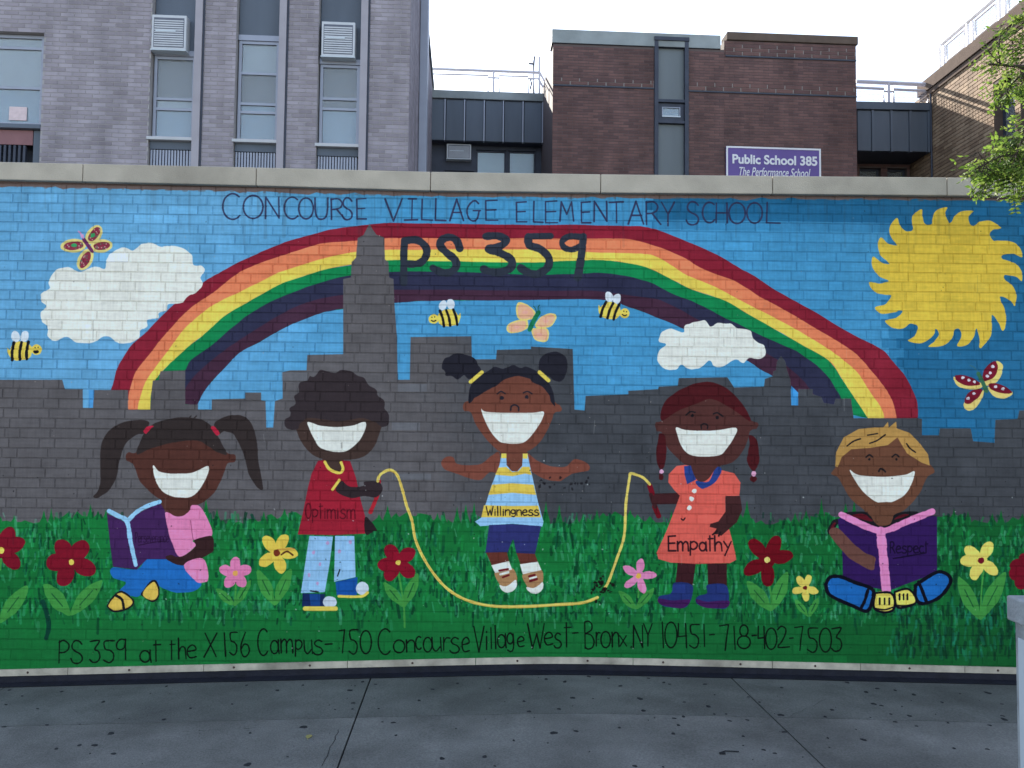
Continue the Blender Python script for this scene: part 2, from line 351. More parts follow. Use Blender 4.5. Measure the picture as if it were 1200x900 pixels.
def bee(cx, cy, ang, flip, s=1.0, open_=False):
    a = math.radians(ang)
    def T(pts): return [(cx+s*(flip*px*math.cos(a)-py*math.sin(a)), cy+s*(flip*px*math.sin(a)+py*math.cos(a))) for px, py in pts]
    for wx, wy in ((-18,-68),(22,-66)):
        q = T([(wx,wy)])[0]; E((222,226,228), q[0], q[1], 20*s, 27*s, -15 if wx < 0 else 20)
    P(YEL, T([(-62,-18),(-50,-8),(-30,-38),(10,-44),(45,-28),(55,5),(40,34),(0,44),(-40,36),(-58,10)]), True)
    for x in (-34, 2, 34):
        S(BLACK, T([(x+6,-40),(x-4,0),(x-6,40)]), 3.4*s)
    h = T([(76,-2)])[0]; E(YEL, h[0], h[1], 25*s, 25*s)
    for ex, ey in ((70,-12),(84,-12)):
        q = T([(ex,ey)])[0]; E(BLACK, q[0], q[1], 3, 3, 0, 0)
    if open_: q = T([(74,8)])[0]; E(BLACK, q[0], q[1], 13, 8)
    else: S(BLACK, T([(66,6),(78,10),(88,4)]), 1.4)
Z(0, 380); bee(95, 125, -3, 1, 1.0, True)
Z(450, 200); bee(302, 690, -6, -1, .92); bee(1058, 656, 12, 1, .92)
OW = (243, 178, 140); YW = (236, 206, 120)
for pts in ([(625,622),(665,624),(707,660),(702,692),(650,702),(622,682)],[(668,698),(668,742),(605,762),(575,750),(588,714)],[(708,722),(738,682),(790,668),(808,690),(780,730),(722,738)],[(700,738),(764,740),(770,790),(740,803),(704,788),(690,752)]):
    P(YW, pts); c = np.mean(pts, 0); P(OW, [tuple(c+(np.array(q)-c)*.82) for q in pts]); E((242,170,160), c[0], c[1], 14, 9, al=.6)
S((30,120,80), [(682,745),(700,705),(724,664)], 5); S((30,90,70), [(716,668),(708,645),(700,635)], 1); S((30,90,70), [(722,664),(722,640),(728,630)], 1)
Z(900, 380)
MR = (120,26,44)
P(YW, [(1070,172),(1097,188),(1095,230),(1068,272),(1018,288),(1005,262),(1045,250),(1070,215)]); P(MR, [(1003,268),(1012,215),(1042,182),(1068,176),(1076,215),(1052,252)])
P(YW, [(868,248),(890,290),(950,306),(1000,296),(990,272),(900,262)]); P(MR, [(990,284),(978,262),(920,240),(876,240),(888,268),(932,288)])
P(YW, [(1012,305),(1002,345),(968,395),(936,404),(916,385),(925,360),(980,340)]); P(MR, [(1002,305),(950,312),(925,342),(922,370),(950,370),(985,340)])
P(YW, [(1028,292),(1060,310),(1142,316),(1130,338),(1090,348),(1048,330)]); P(MR, [(1030,282),(1082,280),(1140,314),(1125,325),(1062,314)])
S((60,110,80), [(985,232),(1000,262),(1022,312)], 5)
for q in ((1052,198),(1040,228),(1026,243),(912,250),(940,262),(966,270),(965,325),(937,348),(1065,293),(1100,303)): E((222,210,214), q[0], q[1], 8, 7)
S((80,110,90), [(985,230),(968,205),(945,192)], .9, al=.6)

# ---- flowers
LG = (72, 148, 66)
def leaf(a, b, w, col=LG):
    a = np.array(a, float); b = np.array(b, float); d = b-a; L = np.hypot(*d); n = np.array([-d[1], d[0]])/L
    P(col, [tuple(a), tuple(a+d*.25+n*w*.75), tuple(a+d*.55+n*w), tuple(a+d*.85+n*w*.5), tuple(b), tuple(a+d*.85-n*w*.5), tuple(a+d*.5-n*w), tuple(a+d*.2-n*w*.7)], True, .6, .93)
    S((22,80,44), [tuple(a+d*.3), tuple(a+d*.7)], 1.3, False, .8)
def flower(cx, cy, angs, R, pr, col, cc, cr, stem=None):
    if stem: S(LG, [(cx,cy), ((cx+stem[0])/2+3, (cy+stem[1])/2), stem], 2)
    for a in angs:
        t = math.radians(a); E(col, cx+R*.62*math.cos(t), cy+R*.62*math.sin(t), R*.5, pr, a, .7)
    E(col, cx, cy, R*.35, R*.35); E(cc, cx, cy, cr, cr)
Z(0, 560)
leaf((205,500),(330,645),38); leaf((478,478),(330,645),36); leaf((128,505),(-5,682),36)
S(LG, [(4,370),(-2,430)], 3)
flower(335,395,(-122,-55,22,115,178),108,40,(128,20,38),YEL,13)
flower(5,340,(-65,-22,45,150,-140),108,36,(128,20,38),YEL,16)
leaf((1012,520),(1100,600),20); leaf((1175,478),(1100,600),20)
flower(1103,447,(-90,-18,55,125,198),70,25,(232,130,170),(240,170,90),12,(1100,590))
Z(250, 560)
leaf((205,430),(288,598),30); leaf((362,425),(288,598),28)
flower(297,352,(-128,-62,2,75,145),88,27,(238,200,82),(120,50,30),16)
S((90,50,30), [(318,360),(345,345),(372,362)], 2); S((190,90,60), [(300,335),(380,332)], 1, al=.6)
S(LG, [(868,450),(880,520),(892,600),(896,700)], 2.2)
leaf((798,490),(892,605),24); leaf((958,448),(892,605),26)
flower(866,398,(-122,-42,40,125,172),88,32,(138,20,40),YEL,12)
Z(700, 560)
leaf((100,530),(180,615),20); leaf((265,515),(180,615),20)
flower(192,460,(-80,-5,72,140,212),76,19,(232,140,178),(245,180,80),12,(190,560))
S(LG, [(800,480),(815,560)], 2)
leaf((700,485),(815,625),32); leaf((888,440),(815,625),32)
flower(795,385,(-130,-65,-12,88,150),112,32,(112,14,26),(240,214,120),14)
leaf((922,568),(990,652),16); leaf((1035,560),(990,652),16)
flower(973,515,(-70,-125,20,85,160),58,17,(236,206,96),(110,30,30),10)
Z(900, 560)
S(LG, [(1010,430),(1000,520),(995,640)], 2)
leaf((890,465),(992,665),34); leaf((1110,440),(992,665),36)
flower(998,387,(-140,-62,40,115,178),88,27,(240,214,104),(112,20,34),15)
flower(1215,440,(-150,170,120,-100),80,34,(120,16,34),YEL,8)

# ---- first child: pigtails, pink shirt, purple book
SK1 = (86,50,42); HR = (54,44,42)
Z(0, 380)
P(HR, [(700,460),(640,450),(570,462),(510,500),(475,560),(470,650),(470,740),(455,785),(435,808),(460,812),(510,780),(545,720),(560,640),(590,560),(640,518),(675,510)])
P(HR, [(1005,465),(1050,435),(1105,425),(1150,435),(1185,480),(1205,560),(1210,640),(1225,720),(1232,772),(1205,765),(1165,700),(1145,620),(1120,560),(1090,515),(1050,503),(1020,515)])
P(SK1, [(640,600),(600,600),(590,635),(625,660),(660,740),(720,800),(775,840),(775,900),(890,900),(900,860),(960,830),(1010,780),(1045,710),(1065,655),(1100,645),(1103,612),(1060,600),(1000,520),(850,470),(700,520)])
P(HR, [(640,610),(655,555),(690,490),(740,458),(820,440),(900,438),(960,455),(1000,490),(1040,560),(1062,612),(1010,595),(975,570),(925,545),(860,548),(780,562),(700,585)])
S(HR, [(880,445),(895,430)], 1.5); S(HR, [(905,445),(920,430)], 1.5)
P((186,40,62), [(672,500),(690,480),(720,478),(700,495),(685,515)]); P((186,40,62), [(988,485),(1005,478),(1028,510),(1015,520)])
P(WHITE, [(718,660),(745,690),(810,700),(900,695),(975,665),(965,720),(930,780),(890,810),(830,812),(770,790),(735,745),(718,690)], True, .3)
Z(0, 560)
PK = (238,138,178); JN = (38,108,178)
P(SK1, [(760,100),(900,100),(892,150),(860,178),(820,182),(780,165)])
P(JN, [(525,420),(640,430),(690,380),(760,376),(870,408),(900,460),(942,490),(920,525),(840,540),(780,525),(740,505),(712,500),(660,550),(620,555),(560,535),(590,490),(530,470)])
P((70,38,84), [(500,165),(590,208),(640,170),(750,115),(775,160),(790,260),(840,375),(770,382),(690,380),(640,430),(530,415),(515,300)], False, .8)
P(PK, [(775,162),(830,182),(880,162),(900,128),(935,135),(970,185),(992,272),(905,292),(918,320),(842,370),(805,305),(785,230)])
P((58,34,34), [(990,272),(1000,330),(985,355),(870,408),(800,395),(775,372),(800,362),(850,370),(915,322),(912,292)])
P(PK, [(860,408),(950,378),(978,460),(965,487),(918,485)])
S((150,70,100), [(893,200),(900,260),(905,290)], .8)
S((160,206,232), [(510,155),(552,178),(595,205),(612,300),(636,408)], 5); S((160,206,232), [(600,200),(640,160),(690,132),(748,112)], 4.6)
word('Perseverance', 634, 790, 256, 302, .9, (44,20,52), al=.8); S((38,16,44), [(650,316),(720,302),(780,296)], .8)
for q in ([(508,600),(532,562),(570,538),(618,575),(612,598),(570,618),(530,620)],[(668,545),(715,488),(737,510),(738,552),(715,574)]):
    S(BLACK, q+[q[0]], 4); P((238,196,88), q)
S(BLACK, [(545,552),(572,572),(580,612)], 3)

# ---- second child: dark curls, red dress
Z(250, 380)
HB = (56,46,48)
P((70,52,46), [(380,460),(390,500),(420,565),(480,620),(560,634),(680,628),(740,590),(782,500),(780,420),(560,380)])
P(HB, [(338,480),(335,448),(362,425),(358,395),(385,372),(380,335),(400,318),(402,278),(440,262),(452,244),(475,245),(500,215),(540,222),(570,228),(605,214),(650,222),(672,240),(705,252),(728,285),(760,305),(772,335),(800,360),(802,395),(822,425),(818,470),(790,482),(770,470),(700,440),(580,455),(440,440),(400,490),(365,495)])
P((70,52,46), [(400,480),(450,452),(580,470),(720,452),(775,480),(740,590),(600,625),(480,615),(430,570)])
P(WHITE, [(442,458),(500,475),(580,482),(650,475),(712,458),(705,510),(670,560),(620,595),(560,597),(500,578),(470,535),(452,495)], True, .3)
P((70,52,46), [(515,620),(605,620),(600,690),(560,700),(525,660)])
Z(250, 560)
P((158,34,50), [(490,-80),(520,-82),(545,-40),(590,-22),(605,-50),(600,-82),(640,-80),(668,0),(690,100),(710,180),(712,262),(560,270),(395,266),(420,160),(445,40),(460,-20)], False, .6)
P((44,32,34), [(710,185),(740,205),(766,245),(750,250),(735,262),(712,262)])
P((156,196,226), [(450,272),(560,275),(545,400),(522,535),(410,540),(430,400)], False, .8)
P((156,196,226), [(570,272),(660,272),(666,465),(565,488),(568,380)], False, .8)
for q in ((535,305),(470,350),(500,405),(448,455),(488,495),(642,300),(590,345)): E((206,150,190), q[0], q[1], 7, 9, 0, .5, .8)
P((26,42,84), [(418,540),(522,545),(522,605),(415,602)], False); E((206,214,222), 545, 582, 32, 28)
P((30,88,160), [(450,545),(500,545),(500,600),(455,600)], False, .5, .6)
S(YEL, [(430,613),(572,613)], 5.2); P((28,84,156), [(572,488),(675,465),(672,550),(578,550)], False); E((214,220,226), 698, 518, 31, 31)
S(YEL, [(588,555),(690,556),(722,538)], 3)
S(BLACK, [(455,530),(490,535)], 1.5); S(BLACK, [(582,460),(592,430)], 1.5)
Z(250, 380)
S(YEL, [(522,645),(545,680),(590,697),(607,678),(598,648)], 3.2)
S((180,40,50), [(776,735),(768,800),(736,880)], 4.5)
P((52,40,42), [(600,735),(640,762),(702,758),(705,740),(740,735),(780,742),(792,780),(760,810),(700,805),(640,814),(575,780)])
S(YEL, [(590,730),(558,775)], 3.4, False)
Z(250, 560); word('Optimism', 432, 664, 120, 190, 1.5, (84,18,30), al=.8)

# ---- third child: two buns, striped top, jumping
SK3 = (118,68,54); HC = (38,36,44)
Z(450, 380)
P((128,72,58), [(540,600),(500,620),(450,655),(390,660),(340,652),(322,622),(290,622),(268,648),(285,680),(340,700),(400,722),(450,728),(490,695),(540,690)])
P((128,72,58), [(660,600),(720,640),(780,665),(850,668),(895,632),(955,655),(955,685),(880,700),(830,732),(770,730),(690,690)])
P(SK3, [(550,590),(665,590),(650,660),(625,692),(600,694),(570,660)])
P(SK3, [(402,355),(372,372),(375,405),(405,412),(430,470),(480,540),(540,595),(600,602),(680,592),(740,540),(780,460),(800,415),(830,405),(825,380),(800,365),(770,320),(700,255),(620,238),(540,260),(450,320)])
P(HC, [(270,205),(280,165),(310,150),(330,138),(380,142),(425,160),(440,190),(455,215),(430,248),(395,256),(375,240),(345,258),(320,245),(290,240),(285,220)])
P(HC, [(727,180),(740,150),(775,134),(815,130),(855,160),(858,215),(835,262),(800,265),(765,240),(730,222)])
P(HC, [(395,362),(402,300),(430,250),(480,222),(520,200),(560,208),(600,192),(640,205),(670,200),(735,235),(785,295),(802,382),(782,362),(768,325),(738,292),(700,275),(680,256),(620,243),(560,262),(520,290),(500,300),(450,330),(420,350),(405,368)])
S(YEL, [(405,270),(458,225)], 4.4, False); S(YEL, [(728,225),(770,263)], 4.4, False)
S(HC, [(530,327),(547,315),(567,325)], 1.6); E(HC, 551, 345, 10, 9); S(HC, [(652,322),(672,315),(693,326)], 1.6); E(HC, 668, 341, 9, 9)
S(HC, [(593,402),(597,384),(613,378),(629,388),(630,405)], 1.8)
P(WHITE, [(455,397),(480,410),(600,415),(700,415),(748,410),(735,455),(700,510),(650,555),(560,557),(520,530),(480,470)], True, .3)
LB = (158,200,230)
P(LB, [(550,606),(573,606),(575,662),(600,690),(625,690),(648,662),(650,606),(672,606),(682,660),(720,830),(745,925),(740,948),(600,935),(450,948),(425,925),(455,905),(500,760),(540,660)], False, .6)
P((232,196,84), [(534,672),(572,668),(600,692),(628,690),(648,668),(682,668),(690,705),(660,700),(600,712),(520,706)], False, .8)
P((232,196,84), [(506,752),(600,745),(700,752),(712,800),(600,790),(488,800)], False, .8)
P((232,196,84), [(468,848),(600,852),(722,850),(735,905),(455,905)], False, .8)
P(YEL, [(549,606),(573,606),(573,628),(548,628)], False); P(YEL, [(650,606),(672,606),(672,630),(650,630)], False)
Z(450, 560)
P((50,52,104), [(490,222),(600,216),(735,226),(706,362),(620,352),(605,290),(598,290),(575,352),(472,350)], False, .8)
P((104,52,42), [(478,350),(575,348),(586,395),(505,412)], False); P((104,52,42), [(620,352),(706,356),(722,398),(640,408)], False)
TAN = (176,130,88)
for q, t in (([(520,440),(602,425),(622,478),(602,525),(560,532),(540,500)], [(540,502),(575,508),(618,478),(615,520),(582,538),(556,530)]), ([(650,450),(735,430),(744,490),(722,530),(682,536),(666,500)], [(668,512),(705,515),(743,490),(738,530),(705,543),(680,535)])):
    P(TAN, q); P(WHITE, t)
P(WHITE, [(502,410),(585,390),(600,430),(520,446)], False); P(WHITE, [(636,405),(720,393),(737,432),(650,452)], False)
S((110,24,34), [(540,435),(580,428)], 2.6); S((110,24,34), [(556,466),(584,456)], 2.6); S(WHITE, [(545,452),(582,442)], 2.6)
S((110,24,34), [(680,462),(705,455)], 2.6); S((110,24,34), [(684,484),(715,474)], 2.6); S(WHITE, [(684,472),(712,464)], 2.4)
word('Willingness', 478, 724, 134, 176, 1.4, (46,34,40))

# ---- fourth child: plaits, coral dress
SK4 = (84,48,44); H4 = (76,24,28)
Z(700, 380)
P(SK4, [(305,450),(272,462),(275,498),(300,510),(330,580),(400,650),(445,670),(455,720),(490,738),(530,715),(560,672),(640,640),(690,580),(715,502),(745,490),(752,462),(715,450),(640,395),(530,345),(440,375),(370,395)])
P(H4, [(300,452),(305,380),(350,330),(420,292),(500,270),(580,285),(640,330),(690,390),(718,452),(690,440),(620,390),(530,350),(450,378),(380,405)])
P(H4, [(290,512),(318,530),(322,600),(315,655),(300,680),(282,660),(275,600),(282,560)]); P(H4, [(712,520),(745,540),(757,610),(755,650),(738,688),(720,682),(700,640),(705,600),(712,560)])
E(H4, 298, 715, 12, 16); E(H4, 730, 725, 15, 16); E((236,170,196), 300, 690, 10, 10); E((236,170,196), 732, 701, 12, 12)
S(BLACK, [(415,425),(435,410),(457,413)], 1.6); E(BLACK, 445, 428, 8, 8); S(BLACK, [(543,420),(562,415),(588,432)], 1.6); E(BLACK, 561, 437, 8, 8)
S(BLACK, [(487,490),(486,474),(500,466),(516,474),(514,490)], 1.5)
P(WHITE, [(368,483),(410,495),(480,500),(560,497),(650,485),(640,530),(600,590),(560,617),(450,617),(400,582),(375,520)], True, .3)
Z(700, 560)
P((64,30,34), [(375,400),(460,402),(446,505),(365,495)], False); P((64,30,34), [(515,402),(606,402),(606,506),(518,502)], False)
P((40,54,110), [(362,492),(446,505),(430,590),(385,612),(300,596),(284,572),(295,552),(345,542)]); P((40,54,110), [(515,502),(606,506),(612,600),(565,612),(490,604),(460,578),(470,555),(512,540)])
P((70,30,84), [(284,565),(350,575),(430,570),(422,598),(385,612),(300,596)]); P((70,30,84), [(460,570),(520,580),(612,575),(612,602),(565,612),(490,604)])
CO = (226,98,84)
P((70,34,36), [(250,75),(390,70),(378,122),(255,125)], False)
P(CO, [(410,-60),(370,-55),(335,-20),(332,20),(360,58),(385,82),(362,150),(325,250),(278,350),(285,378),(340,396),(460,405),(620,402),(650,385),(645,350),(620,250),(600,200),(600,85),(665,80),(670,20),(640,-22),(580,-36),(540,-60),(450,-50)], False, .8)
P((66,36,36), [(602,85),(668,85),(678,150),(652,210),(610,245),(580,272),(565,262),(540,266),(558,236),(525,228),(528,214),(565,205),(600,160)], False, .8)
S((38,24,26), [(560,250),(540,266)], 2); S((38,24,26), [(575,255),(568,272)], 2)
Z(700, 380)
P((46,66,128), [(405,665),(443,662),(462,728),(420,750),(408,705)], False); P((46,66,128), [(462,735),(520,735),(552,672),(582,682),(550,742),(495,770),(470,758)])
P(SK4, [(443,640),(565,640),(545,690),(500,738),(458,718)])
Z(700, 560)
for q in ((453,62),(441,98),(430,140)): E(WHITE, q[0], q[1], 11, 11)
S(BLACK, [(392,192),(402,198),(410,188)], 1.6)
word('Empathy', 332, 626, 272, 342, 2.0, (52,24,30))
S((120,20,34), [(245,38),(256,72)], 6.5, False); S((110,20,30), [(268,135),(286,178)], 6, False); S((70,34,36), [(250,80),(270,135)], 5, False)

# ---- fifth child: blond hair, big book
SK5 = (110,70,52)
Z(900, 380)
P(SK5, [(325,655),(296,700),(330,722),(380,810),(440,865),(470,900),(500,940),(570,940),(600,895),(655,858),(710,790),(745,718),(780,690),(755,655),(700,600),(600,520),(400,570)])
P((188,142,78), [(312,665),(315,600),(350,530),(420,490),(500,484),(540,485),(562,458),(566,484),(598,456),(602,490),(660,510),(710,560),(748,610),(757,662),(720,650),(650,605),(605,530),(560,566),(480,580),(390,586),(345,622),(325,668)], False, .8)
for q in ([(370,570),(400,548),(432,537)],[(465,520),(512,512)],[(475,558),(510,545),(548,518)],[(648,560),(665,582),(690,600)]): S(BLACK, q, 1.7)
S(BLACK, [(458,624),(474,612),(489,622)], 1.7); E(BLACK, 473, 633, 5, 6); S(BLACK, [(581,622),(597,610),(613,621)], 1.7); E(BLACK, 600, 633, 5, 6)
S(BLACK, [(518,690),(524,678),(536,680),(549,692)], 2)
P(WHITE, [(383,683),(420,705),(530,715),(640,705),(685,690),(675,740),(640,800),(580,832),(520,837),(460,800),(415,745)], True, .3)
Z(900, 560)
P(BLACK, [(355,172),(440,158),(478,175),(505,215),(560,222),(590,175),(640,158),(700,168),(545,250)])
P((96,22,34), [(390,178),(440,168),(470,182),(485,205)]); P((96,22,34), [(590,195),(630,170),(660,175)])
P(SK5, [(455,120),(640,120),(592,165),(575,212),(530,226),(500,210),(480,170)])
BP = (52,26,82)
P(BP, [(322,195),(345,180),(470,230),(545,250),(650,210),(770,175),(790,180),(792,440),(720,470),(570,526),(480,512),(400,485),(350,460),(345,330)], False, .8)
P(BLACK, [(276,245),(300,205),(322,190),(328,215),(300,250),(285,264)]); P((96,22,34), [(288,240),(308,210),(316,215),(296,248)])
S((236,140,186), [(342,172),(400,200),(470,232),(545,248),(650,205),(768,158)], 7.5, True); S((236,140,186), [(527,250),(540,380),(553,525)], 10.5, True)
P((112,72,62), [(285,258),(325,235),(390,300),(450,350),(500,372),(500,402),(492,432),(450,420),(370,365)])
LJ = (34,104,172)
for q in ([(270,500),(290,466),(340,464),(400,488),(485,520),(490,562),(465,624),(400,602),(290,550)],[(690,505),(740,470),(800,440),(848,460),(850,500),(800,562),(722,590),(690,560)]):
    P(LJ, q); S((14,14,26), q+[q[0]], 4)
S((14,14,26), [(468,525),(450,580),(436,608)], 3.6); S((14,14,26), [(705,488),(722,530),(742,582)], 4)
for q in ([(502,540),(570,538),(592,572),(585,618),(540,630),(495,608)],[(592,535),(650,520),(685,550),(688,588),(620,610),(597,590)]):
    P((240,214,100), q); S((14,14,26), q+[q[0]], 2.6)
S((14,14,26), [(502,612),(545,618),(585,606)], 1.8); S((14,14,26), [(600,598),(640,600),(684,590)], 1.8)
for x in (522, 545, 567, 615, 634, 652): S((14,14,26), [(x, 565 if x < 580 else 545), (x, 592 if x < 580 else 570)], 2.2, False)
word('Respect', 572, 748, 300, 352, 1.5, (24,8,40)); S((24,8,40), [(585,378),(650,368),(735,352)], 1.5)

# ---- skipping rope
Z(450, 560)
ROPE = [(-30,15),(-18,-15),(25,-37),(60,-15),(85,55),(105,130),(130,200),(150,300),(205,410),(285,510),(380,570),(500,600),(650,603),(800,595),(930,585),(1000,560)]
S((236,206,104), ROPE, 3.2); S((236,206,104), [(1030,520),(1052,485),(1090,380),(1125,270),(1133,120),(1150,0),(1155,-20),(1180,-15),(1215,0),(1245,30)], 3.0)
S((214,160,60), [(x+3, y+5) for x, y in ROPE[2:]], .9, al=.6)
for k in range(26): E((26,16,16), 1010+rng.normal(0,22), 520+rng.normal(0,24), rng.uniform(3,12), rng.uniform(3,9), rng.uniform(0,180), .5, .9)
for k in range(22): E((18,14,18), rng.uniform(700,960), rng.uniform(-5,55), rng.uniform(2,8), rng.uniform(2,7), rng.uniform(0,180), .5, .6)

# ---- address line
Z(0, 0, 1)
BT = (4, 14, 10)
for ch, a, b, t, l in [('P',69,81,751,777),('S',83,97,751,777),('3',105,117,751,776),('5',121,134,751,776),('9',136,147.5,749,773),('a',164,177,761,776),('t',180,188,751,775),
    ('t',199,205,751,773),('h',209,218,748,772),('e',219,230,756,771),('X',239,254,742,770),('1',260,267,742,769),('5',269,278,741,767),('6',282,292,741,769),
    ('C',302,314,737,768),('a',317,327,749,766),('m',329,343,749,765),('p',346,354,750,763),('u',356,366,750,766),('s',367,378,750,767),('-',381,389,750,760),
    ('7',397,404,738,765),('5',409,419,738,766),('0',422,435,739,766),('C',443,458,737,767),('o',461,474,750,765),('n',476,486,750,764),('c',487,494,746,761),('o',496,506,747,764),('u',506,517,747,763),('r',519,527,747,762),('s',527,538,747,765),('e',541,550,747,764),
    ('V',555,567,734,764),('i',568,572,741,761),('l',573,578,735.5,760),('l',578,583,733,760),('a',583,593,742,759),('g',594,602,742,760),('e',606,614,746,758),
    ('W',618,637.5,731,760),('e',637.5,647.5,741,756),('s',649,657.5,742,759),('t',661,669,730,758),('-',671,677,737,747),('B',685,696,728,760),('r',698,703,741,757),('o',704,715,740,759),('n',717,725,741,758),('x',726,734,745,757),('.',738,741,730,759),
    ('N',742,753,733,759),('Y',754,764,731,757),('1',773,780,729,759),('0',779,793,729,759),('4',793,804.5,731,759),('5',808,819,732,759),('1',823,827,732,757.5),('-',831,837,739,749),
    ('7',843,854,732,762),('1',857,864,734,761),('8',864,879,732.5,760),('-',881,886,740,750),('4',887,896,734,760),('0',897,910,736,761),('2',911,925,734,759),('-',925,929,743,753),('7',931,941,734,762),('5',946,958,736,764),('0',960,974,736,764),('3',974,986,736,763)]:
    letter(ch, a, b, t, l, 1.6, BT, 1.0)

# ---- bare strip at the top, ragged paint edge
xs_ = np.linspace(-70, 1270, 150)
def edge_y(x): return float(np.interp(x, [-70, 0, 300, 450, 600, 900, 1200, 1270], [217, 218.5, 225, 228.5, 231, 233, 235, 235.5]))
P((116,98,94), [(x, edge_y(x)+rng.normal(0,.8)) for x in xs_]+[(1270,150),(-70,150)], False, 0)
for x in xs_[::2]: E((116,98,94), x+rng.uniform(-3,3), edge_y(x), rng.uniform(1,5), rng.uniform(.5,1.8), 0, 0, .5)
# ---- dents, drips, specks
for k in range(240):
    x, y = rng.uniform(0,1200), rng.uniform(540,765)
    E((20,20,22) if rng.random() < .7 else (215,215,210), x, y, rng.uniform(.3,1.3), rng.uniform(.3,.9), rng.uniform(0,180), 0, .6, 7)
# ---- brush marks, run-off streaks under the coping, chips that show old masonry
def streaky(sx, sz, seed):
    r_ = np.random.default_rng(seed); gh, gw = int(TH/sz)+3, int(TW/sx)+3
    g = r_.uniform(-1, 1, (gh, gw)).astype(np.float32); yy = np.arange(TH)/sz; xx = np.arange(TW)/sx
    yi, xi = yy.astype(int), xx.astype(int); fy, fx = (yy-yi)[:, None], (xx-xi)[None, :]
    return g[yi][:, xi]*(1-fy)*(1-fx)+g[yi+1][:, xi]*fy*(1-fx)+g[yi][:, xi+1]*(1-fy)*fx+g[yi+1][:, xi+1]*fy*fx
canvas[:] *= (1+.035*streaky(34, 3.2, 1)+.03*streaky(3.0, 40, 2))[..., None]
for k in range(150):
    x = rng.uniform(0, 1200); y = 222+x/1200*15
    S((60,62,66), [(x, y), (x+rng.normal(0,.6), y+rng.uniform(8, 60))], rng.uniform(.8, 3.5), False, rng.uniform(.03, .14), .5)
for k in range(60):
    x = rng.uniform(0, 1200); y = rng.uniform(250, 700)
    S((40,40,44) if k % 3 else (210,208,200), [(x, y), (x+rng.normal(0,.4), y+rng.uniform(5, 26))], rng.uniform(.5, 1.2), False, rng.uniform(.08, .3), .5)
for k in range(420):
    x, y = rng.uniform(0,1200), rng.uniform(240,770)**1.0
    E((30,28,30) if rng.random() < .5 else (176,160,150), x, y, rng.uniform(.25,1.0), rng.uniform(.2,.7), rng.uniform(0,180), 0, rng.uniform(.25,.7), 6)
dirt = np.clip((.55-(np.arange(TH)/RES+TZ0))/.6, 0, 1)[:, None]*np.clip(.5+.9*n_mid+.5*n_big, 0, 1)
canvas[:] = canvas*(1-.22*dirt[..., None])+np.array((40, 44, 42), np.float32)*.22*dirt[..., None]*.6
#PAINT-END

# ------------------------------------------------------------------ materials
def srgb(c):
    c = np.asarray(c, float)/255.0
    return np.where(c <= 0.04045, c/12.92, ((c+0.055)/1.055)**2.4)
def nodes(name):
    m = bpy.data.materials.new(name); m.use_nodes = True
    nt = m.node_tree; b = nt.nodes['Principled BSDF']
    return m, nt, b
def mat(name, col, rough=0.7, var=0.12, scale=6.0, bump=0.15, bscale=60.0, metal=0.0, spec=0.3, rand=0.0, stain=0.0, streak=False):
    """procedural paint / masonry: two noises vary the colour, a finer one gives relief"""
    m, nt, b = nodes(name); L = nt.links.new
    geo = nt.nodes.new('ShaderNodeNewGeometry')
    mp = nt.nodes.new('ShaderNodeMapping'); mp.inputs['Scale'].default_value = (1, 1, 0.15 if streak else 1)
    L(geo.outputs['Position'], mp.inputs[0])
    n1 = nt.nodes.new('ShaderNodeTexNoise'); n1.inputs['Scale'].default_value = scale; n1.inputs['Detail'].default_value = 5
    L(mp.outputs[0], n1.inputs['Vector'])
    hsv = nt.nodes.new('ShaderNodeHueSaturation'); hsv.inputs['Color'].default_value = (*col, 1)
    mr = nt.nodes.new('ShaderNodeMapRange'); mr.inputs['From Min'].default_value = .25; mr.inputs['From Max'].default_value = .75
    mr.inputs['To Min'].default_value = 1-var; mr.inputs['To Max'].default_value = 1+var
    L(n1.outputs[0], mr.inputs[0])
    val = mr.outputs[0]
    if rand > 0:
        oi = nt.nodes.new('ShaderNodeObjectInfo'); m2 = nt.nodes.new('ShaderNodeMapRange')
        m2.inputs['To Min'].default_value = 1-rand; m2.inputs['To Max'].default_value = 1+rand
        L(oi.outputs['Random'], m2.inputs[0])
        mu = nt.nodes.new('ShaderNodeMath'); mu.operation = 'MULTIPLY'; L(val, mu.inputs[0]); L(m2.outputs[0], mu.inputs[1]); val = mu.outputs[0]
    if stain > 0:
        n3 = nt.nodes.new('ShaderNodeTexNoise'); n3.inputs['Scale'].default_value = scale*.22; n3.inputs['Detail'].default_value = 7
        L(mp.outputs[0], n3.inputs['Vector'])
        m3 = nt.nodes.new('ShaderNodeMapRange'); m3.inputs['From Min'].default_value = .5; m3.inputs['From Max'].default_value = .72
        m3.inputs['To Min'].default_value = 1; m3.inputs['To Max'].default_value = 1-stain
        L(n3.outputs[0], m3.inputs[0])
        mu = nt.nodes.new('ShaderNodeMath'); mu.operation = 'MULTIPLY'; L(val, mu.inputs[0]); L(m3.outputs[0], mu.inputs[1]); val = mu.outputs[0]
    L(val, hsv.inputs['Value']); L(hsv.outputs[0], b.inputs['Base Color'])
    b.inputs['Roughness'].default_value = rough; b.inputs['Metallic'].default_value = metal
    b.inputs['Specular IOR Level'].default_value = spec
    if bump > 0:
        n2 = nt.nodes.new('ShaderNodeTexNoise'); n2.inputs['Scale'].default_value = bscale; n2.inputs['Detail'].default_value = 4
        L(geo.outputs['Position'], n2.inputs['Vector'])
        bp = nt.nodes.new('ShaderNodeBump'); bp.inputs['Strength'].default_value = bump; bp.inputs['Distance'].default_value = 0.01
        L(n2.outputs[0], bp.inputs['Height']); L(bp.outputs[0], b.inputs['Normal'])
    return m
